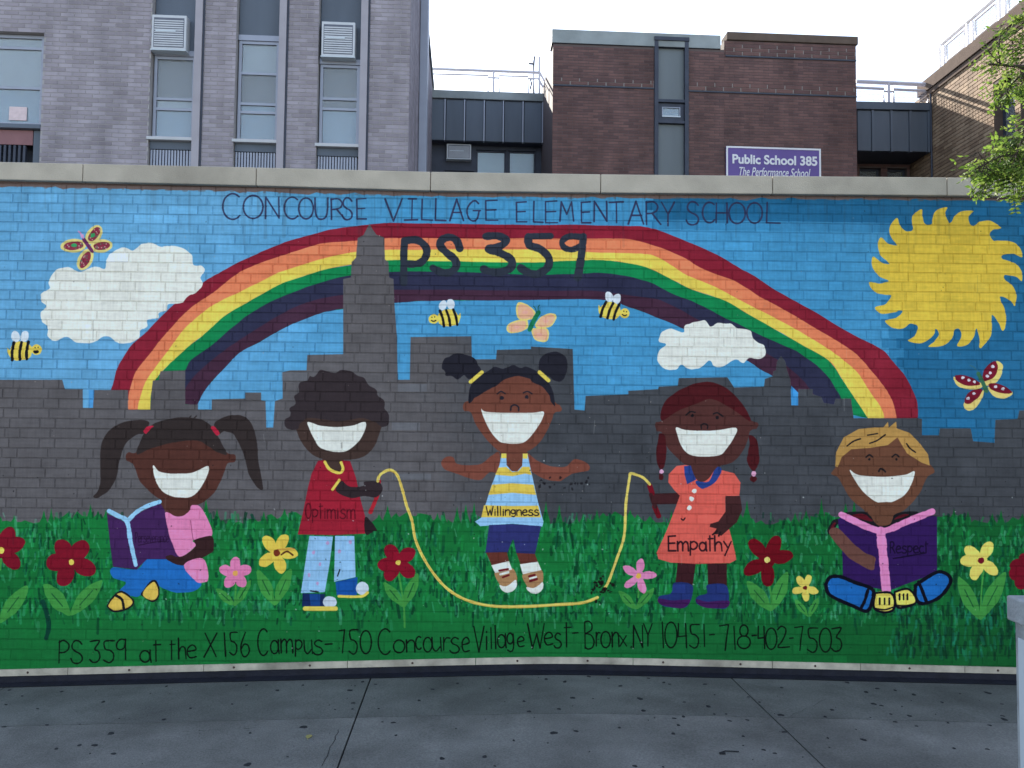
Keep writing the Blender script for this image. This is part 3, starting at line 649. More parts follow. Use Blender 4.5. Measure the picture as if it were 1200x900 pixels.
def brick_mat(name, col, col2, cell):
    """each brick of a joined field gets its own tone from a per-brick face attribute"""
    m, nt, b = nodes(name); L = nt.links.new
    at = nt.nodes.new('ShaderNodeAttribute'); at.attribute_name = 'tone'
    mx = nt.nodes.new('ShaderNodeMixRGB'); mx.inputs[1].default_value = (*col, 1); mx.inputs[2].default_value = (*col2, 1)
    L(at.outputs['Fac'], mx.inputs[0])
    geo = nt.nodes.new('ShaderNodeNewGeometry')
    n1 = nt.nodes.new('ShaderNodeTexNoise'); n1.inputs['Scale'].default_value = 1.3; n1.inputs['Detail'].default_value = 6
    L(geo.outputs['Position'], n1.inputs['Vector'])
    mr = nt.nodes.new('ShaderNodeMapRange'); mr.inputs['From Min'].default_value = .3; mr.inputs['From Max'].default_value = .7
    mr.inputs['To Min'].default_value = .74; mr.inputs['To Max'].default_value = 1.2
    mp = nt.nodes.new('ShaderNodeMapping'); mp.inputs['Scale'].default_value = (2.2, 2.2, .5)
    L(geo.outputs['Position'], mp.inputs[0]); L(mp.outputs[0], n1.inputs['Vector'])
    L(n1.outputs[0], mr.inputs[0])
    hsv = nt.nodes.new('ShaderNodeHueSaturation'); L(mx.outputs[0], hsv.inputs['Color']); L(mr.outputs[0], hsv.inputs['Value'])
    L(hsv.outputs[0], b.inputs['Base Color']); b.inputs['Roughness'].default_value = .85; b.inputs['Specular IOR Level'].default_value = .2
    return m
def glass_mat(name, col, rough=0.08):
    m, nt, b = nodes(name)
    b.inputs['Base Color'].default_value = (*col, 1); b.inputs['Roughness'].default_value = rough
    b.inputs['Specular IOR Level'].default_value = .8
    return m

# the painted picture becomes the colour of the wall's paint, in the wall's own metres
# each brick drinks the paint a little differently; joints hold dirt
SP, HP, CH = 0.2035, 0.1015, 0.0668       # stretcher, header, course
PER = 2*SP+HP
Z_REF = wall_xz(0, 490.5)[1]; NB = int((Z_REF-TZ0)/CH)+2
Z_LOW = Z_REF-NB*CH
XREF = wall_xz(94, 485)[0]
WX0, WX1 = -3.92, 4.12
_cb = [wall_xz(x, y) for x, y in ((0, 211.5), (300, 218.5), (450, 223.5), (600, 226), (900, 228.3), (1200, 231))]
_ct = [wall_xz(x, y) for x, y in ((0, 189.5), (300, 196), (450, 200), (600, 203), (900, 206), (1200, 208.5))]
def ext(t, x):
    xs = [q[0] for q in t]; zs = [q[1] for q in t]
    if x < xs[0]: return zs[0]+(zs[1]-zs[0])/(xs[1]-xs[0])*(x-xs[0])
    if x > xs[-1]: return zs[-1]+(zs[-1]-zs[-2])/(xs[-1]-xs[-2])*(x-xs[-1])
    return float(np.interp(x, xs, zs))
def cop_bot(x): return ext(_cb, x)
def cop_top(x): return ext(_ct, x)
Z_TOP = max(cop_bot(-3.92), cop_bot(0.0), cop_bot(4.12))-.001
courses = []
k = 0
while Z_LOW+k*CH < Z_TOP-0.02:
    courses.append(Z_LOW+k*CH); k += 1
ref_row = NB
def row_bricks(r):
    """(x0, x1) of each brick in course r: two stretchers and a header, alternate courses shifted"""
    off = XREF+(0 if (r-ref_row) % 2 == 0 else PER/2)+0.012*math.sin(r*2.3)
    out = []; x = off-PER*math.ceil((off-WX0)/PER+1)
    while x < WX1:
        for w in (HP, SP, SP):
            a, b = x, x+w
            a2, b2 = max(a, WX0), min(b, WX1)
            if b2-a2 > 0.03: out.append((a2, b2))
            x += w
    return out
J = 0.0075
for r, z0 in enumerate(courses):
    ya, yb = int((z0+J-TZ0)*RES), int((min(z0+CH, Z_TOP)-TZ0)*RES)
    yl = max(int((z0-TZ0)*RES), 0)
    ya = max(ya, 0)
    if yb <= 0: continue
    canvas[yl:ya] *= 0.92
    for (a, b) in row_bricks(r):
        xa, xb = max(int((a-TX0)*RES), 0), min(int((b-J-TX0)*RES), TW)
        t = 1+rng.normal(0, .014)+(0.06 if rng.random() < .03 else 0)
        canvas[ya:yb, xa:xb] *= t
        canvas[ya:yb, xb:min(xb+3, TW)] *= (0.95 if z0 > .95 else 0.99)
canvas *= (1+0.035*n_fine+0.03*n_mid)[..., None]
g_ = canvas.mean(2, keepdims=True)
canvas = g_+(canvas-g_)*1.03                 # fresh acrylic: strong pigments
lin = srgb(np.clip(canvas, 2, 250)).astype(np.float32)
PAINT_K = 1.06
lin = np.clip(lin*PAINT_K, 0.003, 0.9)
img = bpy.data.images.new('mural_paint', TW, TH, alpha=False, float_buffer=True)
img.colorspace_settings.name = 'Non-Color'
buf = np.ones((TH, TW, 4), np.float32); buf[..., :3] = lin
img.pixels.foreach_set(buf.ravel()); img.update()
try: img.pack()
except Exception: pass

# ------------------------------------------------------------------ mesh helpers
def tag(o, label=None, cat=None, group=None, kind=None):
    if label: o['label'] = label
    if cat: o['category'] = cat
    if group: o['group'] = group
    if kind: o['kind'] = kind
    return o
def empty(name, loc, rz=0.0, label=None, cat=None, group=None):
    o = bpy.data.objects.new(name, None); COL.objects.link(o)
    o.location = loc; o.rotation_euler = (0, 0, rz); o.empty_display_size = .2
    return tag(o, label, cat, group)
class MB:
    def __init__(s): s.v = []; s.f = []; s.t = []; s.m = []
    def box(s, x0, x1, y0, y1, z0, z1, tone=0.5, mi=0, ch=0.0):
        b = len(s.v)
        s.v += [(x0,y0,z0),(x1,y0,z0),(x1,y1,z0),(x0,y1,z0),(x0,y0,z1),(x1,y0,z1),(x1,y1,z1),(x0,y1,z1)]
        for q in ((0,1,5,4),(1,2,6,5),(2,3,7,6),(3,0,4,7),(4,5,6,7),(3,2,1,0)):
            s.f.append(tuple(b+i for i in q)); s.t.append(tone); s.m.append(mi)
        return s
    def brick(s, x0, x1, z0, z1, y0, y1, tone=0.5, c=0.0022):
        """front faces -y, chamfered front edge, no back"""
        b = len(s.v)
        s.v += [(x0,y1,z0),(x1,y1,z0),(x1,y1,z1),(x0,y1,z1),(x0,y0+c,z0),(x1,y0+c,z0),(x1,y0+c,z1),(x0,y0+c,z1),(x0+c,y0,z0+c),(x1-c,y0,z0+c),(x1-c,y0,z1-c),(x0+c,y0,z1-c)]
        for q in ((8,9,10,11),(4,5,9,8),(5,6,10,9),(6,7,11,10),(7,4,8,11),(0,1,5,4),(1,2,6,5),(2,3,7,6),(3,0,4,7)):
            s.f.append(tuple(b+i for i in q)); s.t.append(tone); s.m.append(0)
        return s
    def quad(s, pts, tone=.5, mi=0):
        b = len(s.v); s.v += [tuple(p) for p in pts]; s.f.append(tuple(range(b, b+len(pts)))); s.t.append(tone); s.m.append(mi); return s
    def tube(s, pts, radii, n=8, tone=.5, cap=True):
        pts = [Vector(p) for p in pts]
        if not hasattr(radii, '__len__'): radii = [radii]*len(pts)
        b = len(s.v)
        for i, p in enumerate(pts):
            d = (pts[min(i+1, len(pts)-1)]-pts[max(i-1, 0)]).normalized()
            a = d.cross(Vector((0, 0, 1)));
            if a.length < 1e-3: a = d.cross(Vector((1, 0, 0)))
            a.normalize(); c = d.cross(a).normalized()
            for k in range(n):
                t = 2*math.pi*k/n
                s.v.append(tuple(p+(a*math.cos(t)+c*math.sin(t))*radii[i]))
        for i in range(len(pts)-1):
            for k in range(n):
                k2 = (k+1) % n
                s.f.append((b+i*n+k, b+i*n+k2, b+(i+1)*n+k2, b+(i+1)*n+k)); s.t.append(tone); s.m.append(0)
        if cap:
            s.f.append(tuple(b+k for k in range(n))[::-1]); s.t.append(tone); s.m.append(0)
            s.f.append(tuple(b+(len(pts)-1)*n+k for k in range(n))); s.t.append(tone); s.m.append(0)
        return s
    def build(s, name, mats, parent=None, bevel=0.0, smooth=False, loc=None):
        me = bpy.data.meshes.new(name); me.from_pydata(s.v, [], s.f)
        if not isinstance(mats, (list, tuple)): mats = [mats]
        for m in mats: me.materials.append(m)
        me.polygons.foreach_set('material_index', s.m)
        a = me.attributes.new('tone', 'FLOAT', 'FACE'); a.data.foreach_set('value', np.array(s.t, np.float32))
        if smooth: me.polygons.foreach_set('use_smooth', [True]*len(s.f))
        me.update()
        bm = bmesh.new(); bm.from_mesh(me); bmesh.ops.recalc_face_normals(bm, faces=bm.faces); bm.to_mesh(me); bm.free()
        o = bpy.data.objects.new(name, me); COL.objects.link(o)
        if parent: o.parent = parent
        if loc: o.location = loc
        if bevel > 0:
            md = o.modifiers.new('bevel', 'BEVEL'); md.width = bevel; md.segments = 2; md.limit_method = 'ANGLE'
        return o
def box(name, m, parent, x0, x1, y0, y1, z0, z1, bevel=0.0, kind=None, label=None):
    o = MB().box(x0, x1, y0, y1, z0, z1).build(name, m, parent, bevel)
    return tag(o, label, kind=kind)

# ------------------------------------------------------------------ ground
def gz(X, Y=0.0):
    """height of the pavement: it crowns gently near the middle of the wall and falls off both ways"""
    u = X-0.45
    a = 0.031 if u < 0 else 0.018
    return -a*(math.sqrt(u*u+0.12)-0.346)
M_CONC = mat('pavement_concrete', (.185, .183, .175), .9, .18, 3.5, .45, 140, rand=.06, stain=.42)
def concrete_detail(m):
    nt = m.node_tree; L = nt.links.new; b = nt.nodes['Principled BSDF']
    src = b.inputs['Base Color'].links[0].from_socket
    geo = nt.nodes.new('ShaderNodeNewGeometry')
    n = nt.nodes.new('ShaderNodeTexNoise'); n.inputs['Scale'].default_value = 95; n.inputs['Detail'].default_value = 3
    L(geo.outputs['Position'], n.inputs['Vector'])
    mr = nt.nodes.new('ShaderNodeMapRange'); mr.inputs['From Min'].default_value = .3; mr.inputs['From Max'].default_value = .7
    mr.inputs['To Min'].default_value = .78; mr.inputs['To Max'].default_value = 1.2
    L(n.outputs[0], mr.inputs[0])
    mx = nt.nodes.new('ShaderNodeMixRGB'); mx.blend_type = 'MULTIPLY'; mx.inputs[0].default_value = 1
    L(src, mx.inputs[1]); L(mr.outputs[0], mx.inputs[2])
    n4 = nt.nodes.new('ShaderNodeTexNoise'); n4.inputs['Scale'].default_value = 1.1; n4.inputs['Detail'].default_value = 9; n4.inputs['Roughness'].default_value = .65
    L(geo.outputs['Position'], n4.inputs['Vector'])
    m4 = nt.nodes.new('ShaderNodeMapRange'); m4.inputs['From Min'].default_value = .35; m4.inputs['From Max'].default_value = .68
    m4.inputs['To Min'].default_value = .72; m4.inputs['To Max'].default_value = 1.22
    L(n4.outputs[0], m4.inputs[0])
    m5 = nt.nodes.new('ShaderNodeMixRGB'); m5.blend_type = 'MULTIPLY'; m5.inputs[0].default_value = 1
    L(mx.outputs[0], m5.inputs[1]); L(m4.outputs[0], m5.inputs[2]); L(m5.outputs[0], b.inputs['Base Color'])
concrete_detail(M_CONC)
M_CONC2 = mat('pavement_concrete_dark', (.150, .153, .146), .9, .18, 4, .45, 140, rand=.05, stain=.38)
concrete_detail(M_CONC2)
M_JOINT = mat('joint_dirt', (.025, .025, .028), .95, .3, 20, .5, 80)
M_ASPH = mat('asphalt', (.05, .05, .052), .9, .2, 3, .5, 200)
M_EARTH = mat('ground', (.16, .155, .14), .95, .2, .6, .3, 20)
g = MB()
N = 12
g.quad([(-400,-400,-.42),(400,-400,-.42),(400,400,-.42),(-400,400,-.42)])
tag(g.build('ground', M_EARTH), kind='structure')
rd = MB().box(-60, 60, -9, -1.62, -.40, -.27); tag(rd.build('road', M_ASPH), kind='structure')
pav = empty('pavement', (0, 0, 0)); pav['kind'] = 'structure'
JX1, JX2 = on_z(437, 789, gz(-.95))[0], on_z(849, 786, gz(1.5))[0]
SW = JX2-JX1
YJ = on_z(600, 835.5, 0)[1]
def skew(x, y): return x-(5.45-y)*0.036*(1 if x < 0.4 else -1)*0.55
# joint directions measured on the picture: both point at one far point
def joint_x(i, y):
    base = JX1+i*SW
    return base+(WALL_Y-y)*(0.045)
def slab(i, y0, y1, m):
    n = 10; me = MB(); gp = .005
    top = []
    for k in range(n+1):
        t = k/n
        ra, rb = [], []
        for y in (y0+gp, y1-gp):
            xa, xb = joint_x(i, y)+gp, joint_x(i+1, y)-gp
            x = xa+(xb-xa)*t
            ra.append((x, y, gz(x))); rb.append((x, y, gz(x)-.09))
        top.append((ra, rb))
    for k in range(n):
        a, b = top[k], top[k+1]
        me.quad([a[0][0], b[0][0], b[0][1], a[0][1]])
        me.quad([a[1][0], b[1][0], b[0][0], a[0][0]]); me.quad([a[0][1], b[0][1], b[1][1], a[1][1]])
    me.quad([top[0][1][0], top[0][0][0], top[0][0][1], top[0][1][1]]); me.quad([top[-1][0][0], top[-1][1][0], top[-1][1][1], top[-1][0][1]])
    o = me.build('slab', m, pav)
    return o
for i in range(-3, 4):
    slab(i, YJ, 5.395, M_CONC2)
    slab(i, YJ-1.52, YJ, M_CONC); slab(i, YJ-3.04, YJ-1.52, M_CONC); slab(i, YJ-4.56, YJ-3.04, M_CONC); slab(i, -1.45, YJ-4.56, M_CONC)
sub = MB()
for k in range(48):
    xa, xb = -8+k/3, -8+(k+1)/3
    sub.quad([(xa,-1.45,gz(xa)-.012),(xb,-1.45,gz(xb)-.012),(xb,5.62,gz(xb)-.012),(xa,5.62,gz(xa)-.012)])
sub.build('joint_bed', M_JOINT, pav)
kb = MB()
for k in range(16):
    xa, xb = -8+k, -8+k+.992
    kb.box(xa, xb, -1.6, -1.455, -.42, gz((xa+xb)/2)-.004)
kb.build('kerb', M_CONC, pav, .01)
# flattened chewing gum, where the photograph shows it
M_GUM = mat('old_gum', (.018, .019, .024), .8, .3, 40, .3, 200)
gum_me = []
for v in range(5):
    b = MB(); n = 12; top = []
    ph = rng.uniform(0, 6.3)
    for k in range(n):
        t = 2*math.pi*k/n; r = 1+.22*math.sin(2*t+ph)+.12*math.sin(3*t+ph*2)+rng.normal(0, .05)
        top.append((r*math.cos(t), r*math.sin(t)*.8))
    b.quad([(x*.8, y*.8, .0028) for x, y in top])
    for k in range(n):
        k2 = (k+1) % n
        b.quad([(top[k][0], top[k][1], .0004), (top[k2][0], top[k2][1], .0004), (top[k2][0]*.8, top[k2][1]*.8, .0028), (top[k][0]*.8, top[k][1]*.8, .0028)])
    o = b.build('gum_spot', M_GUM, pav); gum_me.append(o)
GUMS = [(11,808,4),(26,815,3),(72,810,4),(7,825,3),(44,830,3),(121,822,4),(174,799,4),(195,804,3),(245,797,5),(230,797,2.5),(289,803,3),(272,825,2.5),(192,843,5),(5,851,4),(55,849,4),(130,859,7),(66,877,5),(93,873,5),(111,873,6),(133,883,5),(290,896,8),(293,859,3),(403,791,5),(379,790,2.5),(325,809,4),(355,803,3.5),(410,809,6),(425,799,4),(440,802,3),(414,824,4),(413,831,3),(416,804,2),(536,801,4),(503,793,4),(507,808,4),(491,821,3.5),(549,787,3),(574,807,2),(356,852,7),(461,847,5),(464,862,3),(518,889,6),(568,887,6),(580,898,3),(337,887,2.5),(634,785,4),(640,796,4),(662,799,4.5),(609,802,3),(690,793,4),(711,792,4),(713,795,3),(732,786,3.5),(727,804,4),(760,795,3),(778,800,3.5),(817,794,3),(830,794,3.5),(826,802,4),(859,790,3),(827,786,3),(614,822,4),(620,834,6),(655,831,4),(671,818,5),(695,819,2),(750,819,6),(754,833,6),(790,842,4),(802,823,3),(830,828,5),(801,840,4),(726,853,4),(649,859,7),(675,857,5),(789,860,5),(795,850,4),(602,868,3),(642,871,2),(744,898,5),(777,899,3),(837,837,3),(851,837,3),(855,845,4),(877,817,3),(890,823,3),(876,844,3.5),(871,863,4),(871,874,2),(895,879,4),(916,806,4),(993,800,4.5),(1053,799,4),(1054,796,3),(1028,807,4),(1015,811,5),(1049,809,3),(1071,814,5),(1024,825,5),(1033,827,4),(975,832,5),(1044,837,3),(1066,839,5),(1049,846,4),(1074,851,3),(1111,847,3),(1160,850,4),(1158,812,6),(1174,825,3),(1175,839,4),(1177,843,6),(1104,823,3),(1176,797,3),(915,838,6),(919,858,5),(970,865,3),(1012,867,6),(1118,877,4),(1157,878,4),(908,883,4),(967,840,4),(1020,841,2),(1057,828,2),(1125,813,2)]
for i, (px, py, w) in enumerate(GUMS):
    p = on_z(px, py, 0); p = on_z(px, py, gz(p[0]))
    if p[1] > 5.36: continue
    src = gum_me[i % 5]
    o = src if i < 5 else src.copy()
    if i >= 5: COL.objects.link(o)
    sc = w/2/F_PX*p[1]*1.12
    o.parent = pav; o.location = (p[0], p[1], gz(p[0])+.0005); o.scale = (sc, sc*random.uniform(.8, 1.5), 1); o.rotation_euler = (0, 0, random.uniform(-.5, .5))
rg = np.random.default_rng(5)
for i in range(95):
    X, Y = rg.uniform(-4.2, 4.2), rg.uniform(3.7, 5.34)**1.0
    o = gum_me[i % 5].copy(); COL.objects.link(o); o.parent = pav
    sc = float(rg.choice([.0025, .004, .006, .009], p=[.45, .3, .17, .08]))
    o.location = (X, Y, gz(X)+.0005); o.scale = (sc, sc*rg.uniform(.6, 1.7), 1); o.rotation_euler = (0, 0, rg.uniform(-3, 3))
def crack(pts, w):
    q = [on_z(x, y, 0) for x, y in pts]; fine = []
    for a, b in zip(q[:-1], q[1:]):
        n = max(2, int(np.hypot(*(b-a)[:2])/.04))
        for k in range(n): fine.append(a+(b-a)*k/n)
    fine.append(q[-1]); c = MB(); prev = None
    for k, p in enumerate(fine):
        x, y = p[0]+rg.normal(0, .005), p[1]+rg.normal(0, .005); ww = w*rg.uniform(.4, 1.3)
        cur = ((x-ww, y-ww*.3, gz(x)+.0012), (x+ww, y+ww*.3, gz(x)+.0012))
        if prev: c.quad([prev[0], prev[1], cur[1], cur[0]])
        prev = cur
    c.build('crack', M_JOINT, pav)
crack([(396,848),(388,868),(376,891)], .0022)
crack([(96,849),(160,846),(250,844),(330,842)], .0025)
crack([(905,838),(925,836),(948,826),(975,812)], .0016)
# a fallen leaf near the left joint and a bent wire on the right
M_LEAFY = mat('dry_leaf', (.30, .27, .10), .7, .2, 60, .2, 100)
p = on_z(362, 864, gz(-1)); b = MB()
lp = [(0,-.03,0),(.016,-.016,.004),(.02,.004,.006),(.01,.024,.004),(0,.034,.002),(-.012,.02,.005),(-.02,.0,.004),(-.014,-.018,.002)]
b.quad([(x*.9, y*.8, z) for x, y, z in lp]); b.tube([(0,-.03,.002),(.004,-.05,.004)], .0012, 5)
tag(b.build('fallen_leaf', M_LEAFY, None, loc=(p[0], p[1], gz(p[0])+.003)), 'small yellow leaf lying flat on the pavement left of the joint', 'leaf')
p = on_z(1100/4+600+0, 883, gz(1.2)); b = MB()
wp = [on_z(q[0], q[1], gz(1.2)) for q in ((843,884),(850,881.5),(866,882))]
b.tube([(q[0], q[1], gz(q[0])+.006) for q in wp], .003, 6); b.tube([(wp[0][0]+.0, wp[0][1], gz(1.2)+.006), (wp[0][0]+.03, wp[0][1]-.004, gz(1.2)+.008)], .005, 6)
tag(b.build('bent_wire', M_GUM), 'short bent black wire lying on the pavement right of centre', 'wire')

# ------------------------------------------------------------------ the painted wall
def paint_mat(name, darken=1.0, bump=.25):
    m, nt, b = nodes(name); L = nt.links.new
    tc = nt.nodes.new('ShaderNodeTexCoord'); tc.object = WALL
    sp = nt.nodes.new('ShaderNodeSeparateXYZ'); L(tc.outputs['Object'], sp.inputs[0])
    u = nt.nodes.new('ShaderNodeMapRange'); u.inputs['From Min'].default_value = TX0; u.inputs['From Max'].default_value = TX1
    v = nt.nodes.new('ShaderNodeMapRange'); v.inputs['From Min'].default_value = TZ0; v.inputs['From Max'].default_value = TZ1
    L(sp.outputs['X'], u.inputs[0]); L(sp.outputs['Z'], v.inputs[0])
    cb = nt.nodes.new('ShaderNodeCombineXYZ'); L(u.outputs[0], cb.inputs[0]); L(v.outputs[0], cb.inputs[1])
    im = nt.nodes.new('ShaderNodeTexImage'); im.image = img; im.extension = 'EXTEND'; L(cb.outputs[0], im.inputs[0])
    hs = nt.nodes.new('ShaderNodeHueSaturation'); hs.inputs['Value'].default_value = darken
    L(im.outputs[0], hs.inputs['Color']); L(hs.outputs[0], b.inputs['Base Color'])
    b.inputs['Roughness'].default_value = .75; b.inputs['Specular IOR Level'].default_value = .07
    n2 = nt.nodes.new('ShaderNodeTexNoise'); n2.inputs['Scale'].default_value = 70; n2.inputs['Detail'].default_value = 5
    L(tc.outputs['Object'], n2.inputs['Vector'])
    bp = nt.nodes.new('ShaderNodeBump'); bp.inputs['Strength'].default_value = bump; bp.inputs['Distance'].default_value = .006
    L(n2.outputs[0], bp.inputs['Height']); L(bp.outputs[0], b.inputs['Normal'])
    return m
WALL = empty('mural_wall', (0, WALL_Y, 0), 0, 'long brick wall painted with children under a rainbow, a skyline and grass', 'wall')
M_PAINT = paint_mat('mural_brick_paint'); M_PJ = paint_mat('mural_joint_paint', .94, .4)
BASE = lambda X: gz(X)                   # the foot of the wall follows the pavement
def strip_top(X): return gz(X)+.098
mort = MB(); mort.box(WX0, WX1, .0018, .30, -.30, 1.02).box(WX0, 0.0, .0036, .30, 1.02, Z_TOP).box(0.0, WX1, .0026, .30, 1.02, Z_TOP); mort.build('mortar_backing', M_PJ, WALL)
# bricks: the 300 that show largest are single parts, the rest one joined part
allb = []
for r, z0 in enumerate(courses):
    for (a, b_) in row_bricks(r):
        xm = (a+b_)/2
        z1 = min(z0+CH, cop_bot(xm)+.004)
        if z1 < z0+J+.012: continue
        if z1 < gz(xm)-.05: continue
        allb.append((a, b_-J, z0+J, z1, rng.uniform(-.0012, .0008)))
def rank(q):
    dx, dz = (q[0]+q[1])/2, (q[2]+q[3])/2-1.3
    return (0 if q[1]-q[0] > .15 else 1), dx*dx+dz*dz
allb.sort(key=rank)
shared = {}
rest = MB()
for i, (a, b_, z0, z1, dy) in enumerate(allb):
    if i < 300 and b_-a > .15:
        key = (round(b_-a, 3), round(z1-z0, 3))
        if key not in shared:
            w, h = b_-a, z1-z0
            o = MB().brick(-w/2, w/2, -h/2, h/2, 0, .012).build('brick', M_PAINT, WALL); shared[key] = o.data
        else:
            o = bpy.data.objects.new('brick', shared[key]); COL.objects.link(o); o.parent = WALL
        o.location = ((a+b_)/2, dy, (z0+z1)/2)
    else:
        rest.brick(a, b_, z0, z1, dy, .012)
o = rest.build('brickwork', M_PAINT, WALL); o['kind'] = 'stuff'
M_PAINT_B = M_PAINT
# parts use the wall's metres for their paint, so the object coordinate of the wall root is used above
M_STRIP = mat('strip_paint', (.46, .41, .33), .9, .3, 11, .3, 90, rand=.10, stain=.5)
M_BLACK = mat('tar_black', (.010, .011, .020), .7, .4, 14, .4, 60)
M_BOLT = mat('rusty_bolt', (.06, .035, .03), .6, .2, 60, .2, 100)
edges = [WX0, wall_xz(81,778)[0], wall_xz(240,772)[0], wall_xz(408,768)[0], wall_xz(558,764)[0], wall_xz(742,766)[0], wall_xz(905,771)[0], wall_xz(1008,775)[0], wall_xz(1130,780)[0], WX1]
for i in range(len(edges)-1):
    a, b_ = edges[i], edges[i+1]-.004
    s_ = MB(); n = 6
    for k in range(n):
        xa, xb = a+(b_-a)*k/n, a+(b_-a)*(k+1)/n
        za, zb = strip_top(xa), strip_top(xb); h = .043
        P8 = [(xa,-.010,za-h),(xb,-.010,zb-h),(xb,.0035,zb-h),(xa,.0035,za-h),(xa,-.010,za),(xb,-.010,zb),(xb,.0035,zb),(xa,.0035,za)]
        for q in ((0,1,5,4),(4,5,6,7),(3,2,1,0)): s_.quad([P8[j] for j in q])
        if k == 0: s_.quad([P8[j] for j in (3,0,4,7)])
        if k == n-1: s_.quad([P8[j] for j in (1,2,6,5)])
    so = s_.build('base_strip', M_STRIP, WALL)
    nb = max(1, int((b_-a)/.46))
    for k in range(nb):
        xb = a+(b_-a)*(k+.5)/nb+random.uniform(-.05, .05)
        bo = MB().tube([(0,.0,0),(0,-.005,0)], [.008,.006], 8).build('bolt', M_BOLT, so); bo.location = (xb, -.010, strip_top(xb)-.022)
ft = MB(); n = 40
for k in range(n):
    xa, xb = WX0+(WX1-WX0)*k/n, WX0+(WX1-WX0)*(k+1)/n
    za, zb = strip_top(xa)-.0435, strip_top(xb)-.0435
    ft.quad([(xa,-.004,za-.4),(xb,-.004,zb-.4),(xb,-.004,zb),(xa,-.004,za)])
    ft.quad([(xa,-.004,za),(xb,-.004,zb),(xb,.006,zb),(xa,.006,za)])
    # tarry seam between wall and paving
    ft.quad([(xa,-.075,gz(xa)+.0035),(xb,-.075,gz(xb)+.0035),(xb,-.004,gz(xb)+.012),(xa,-.004,gz(xa)+.012)])
ft.build('footing', M_BLACK, WALL)
# coping stones
M_COP = mat('coping_stone', (.46, .405, .33), .9, .14, 5, .35, 120, rand=.07, stain=.30)
cj = [WX0-.02]+[wall_xz(x, 225)[0] for x in (100, 302, 505, 703, 903, 1106)]+[WX1+.02]
for i in range(len(cj)-1):
    me = MB(); a, b_ = cj[i]+.002, cj[i+1]-.002
    y0, y1 = -.045, .345
    za, zb_ = cop_bot(a)-.006, cop_bot(b_)-.006
    ta, tb_ = EYE+(cop_top(a)-EYE)*.9918, EYE+(cop_top(b_)-EYE)*.9918   # measured on the projecting front face
    bq = len(me.v)
    me.v += [(a,y0,za),(b_,y0,zb_),(b_,y1,zb_),(a,y1,za),(a,y0,ta),(b_,y0,tb_),(b_,y1,tb_),(a,y1,ta),(a,(y0+y1)/2,ta+.012),(b_,(y0+y1)/2,tb_+.012)]
    for q in ((0,1,5,4),(1,2,6,9,5),(2,3,7,6),(3,0,4,8,7),(4,5,9,8),(8,9,6,7),(3,2,1,0)): me.f.append(tuple(bq+i_ for i_ in q)); me.t.append(.5); me.m.append(0)
    me.build('coping_stone', M_COP, WALL, .006)
M_MORT = mat('grey_mortar', (.30, .29, .27), .9, .15, 20, .3, 100)

# ------------------------------------------------------------------ school buildings behind the wall
class Face:
    """a vertical facade: origin, direction along it; picture points -> (s, z)"""
    def __init__(s, p0, ang):
        s.p = np.array([p0[0], p0[1], 0.0]); s.a = ang
        s.t = np.array([math.cos(ang), math.sin(ang), 0]); s.n = np.array([-math.sin(ang), math.cos(ang), 0])
    def at(s, x, y, depth=0.0):
        d = ray(x, y); k = ((s.p-EYEP+np.array([0,0,EYE]))@s.n+depth)/(d@s.n)
        q = EYEP+d*k; r = q-s.p
        return float(r@s.t), float(q[2])
    def sx(s, x, y=150): return s.at(x, y)[0]
    def z(s, x, y): return s.at(x, y)[1]
    def root(s, name, label, cat): return empty(name, (s.p[0], s.p[1], 0), s.a, label, cat)
def at_depth(x, y, D):
    d = ray(x, y); return EYEP+d*(D/d[1])
def cells(x0, x1, z0, z1, holes):
    xs = sorted({x0, x1, *[min(max(h[0], x0), x1) for h in holes], *[min(max(h[1], x0), x1) for h in holes]})
    zs = sorted({z0, z1, *[min(max(h[2], z0), z1) for h in holes], *[min(max(h[3], z0), z1) for h in holes]})
    for i in range(len(xs)-1):
        for j in range(len(zs)-1):
            cx, cz = (xs[i]+xs[i+1])/2, (zs[j]+zs[j+1])/2
            if any(h[0] < cx < h[1] and h[2] < cz < h[3] for h in holes): continue
            yield xs[i], xs[i+1], zs[j], zs[j+1]
def facade(parent, x0, x1, z0, z1, holes, bw, bh, mb, mm, thick=.3, jt=.010, zvis=None, name='brickwork', proud=.006, y=0.0):
    body = MB()
    for c in cells(x0, x1, z0, z1, holes): body.box(c[0], c[1], y+.0, y+thick, c[2], c[3])
    body.build('wall_body', mm, parent)
    br = MB(); zb = zvis if zvis is not None else z0
    r = 0; z = zb
    while z+bh <= z1+1e-4:
        off = (0, .5)[r % 2]*bw
        x = x0-off
        while x < x1:
            a, b = max(x, x0), min(x+bw-jt, x1)
            za, zc = z+jt, z+bh
            segs = [(a, b)]
            for h in holes:
                if zc > h[2]+.01 and za < h[3]-.01:
                    ns = []
                    for (p_, q_) in segs:
                        if q_ <= h[0] or p_ >= h[1]: ns.append((p_, q_)); continue
                        if p_ < h[0]: ns.append((p_, h[0]))
                        if q_ > h[1]: ns.append((h[1], q_))
                    segs = ns
            for (p_, q_) in segs:
                if q_-p_ > .03: br.brick(p_, q_, za, zc, y-proud, y+.003, random.random())
            x += bw
        z += bh; r += 1
    o = br.build(name, mb, parent); o['kind'] = 'stuff'
    return o
M_BR_L = brick_mat('mauve_brick', (.24, .215, .245), (.33, .30, .345), 1); M_MO_L = mat('pale_mortar', (.33, .31, .315), .9, .1, 5, .2, 60)
M_BR_M = brick_mat('brown_brick', (.105, .062, .062), (.165, .092, .085), 1); M_MO_M = mat('brown_mortar', (.115, .09, .09), .9, .1, 5, .2, 60)
M_MO_W = mat('light_mortar', (.26, .23, .22), .9, .1, 5, .2, 60)
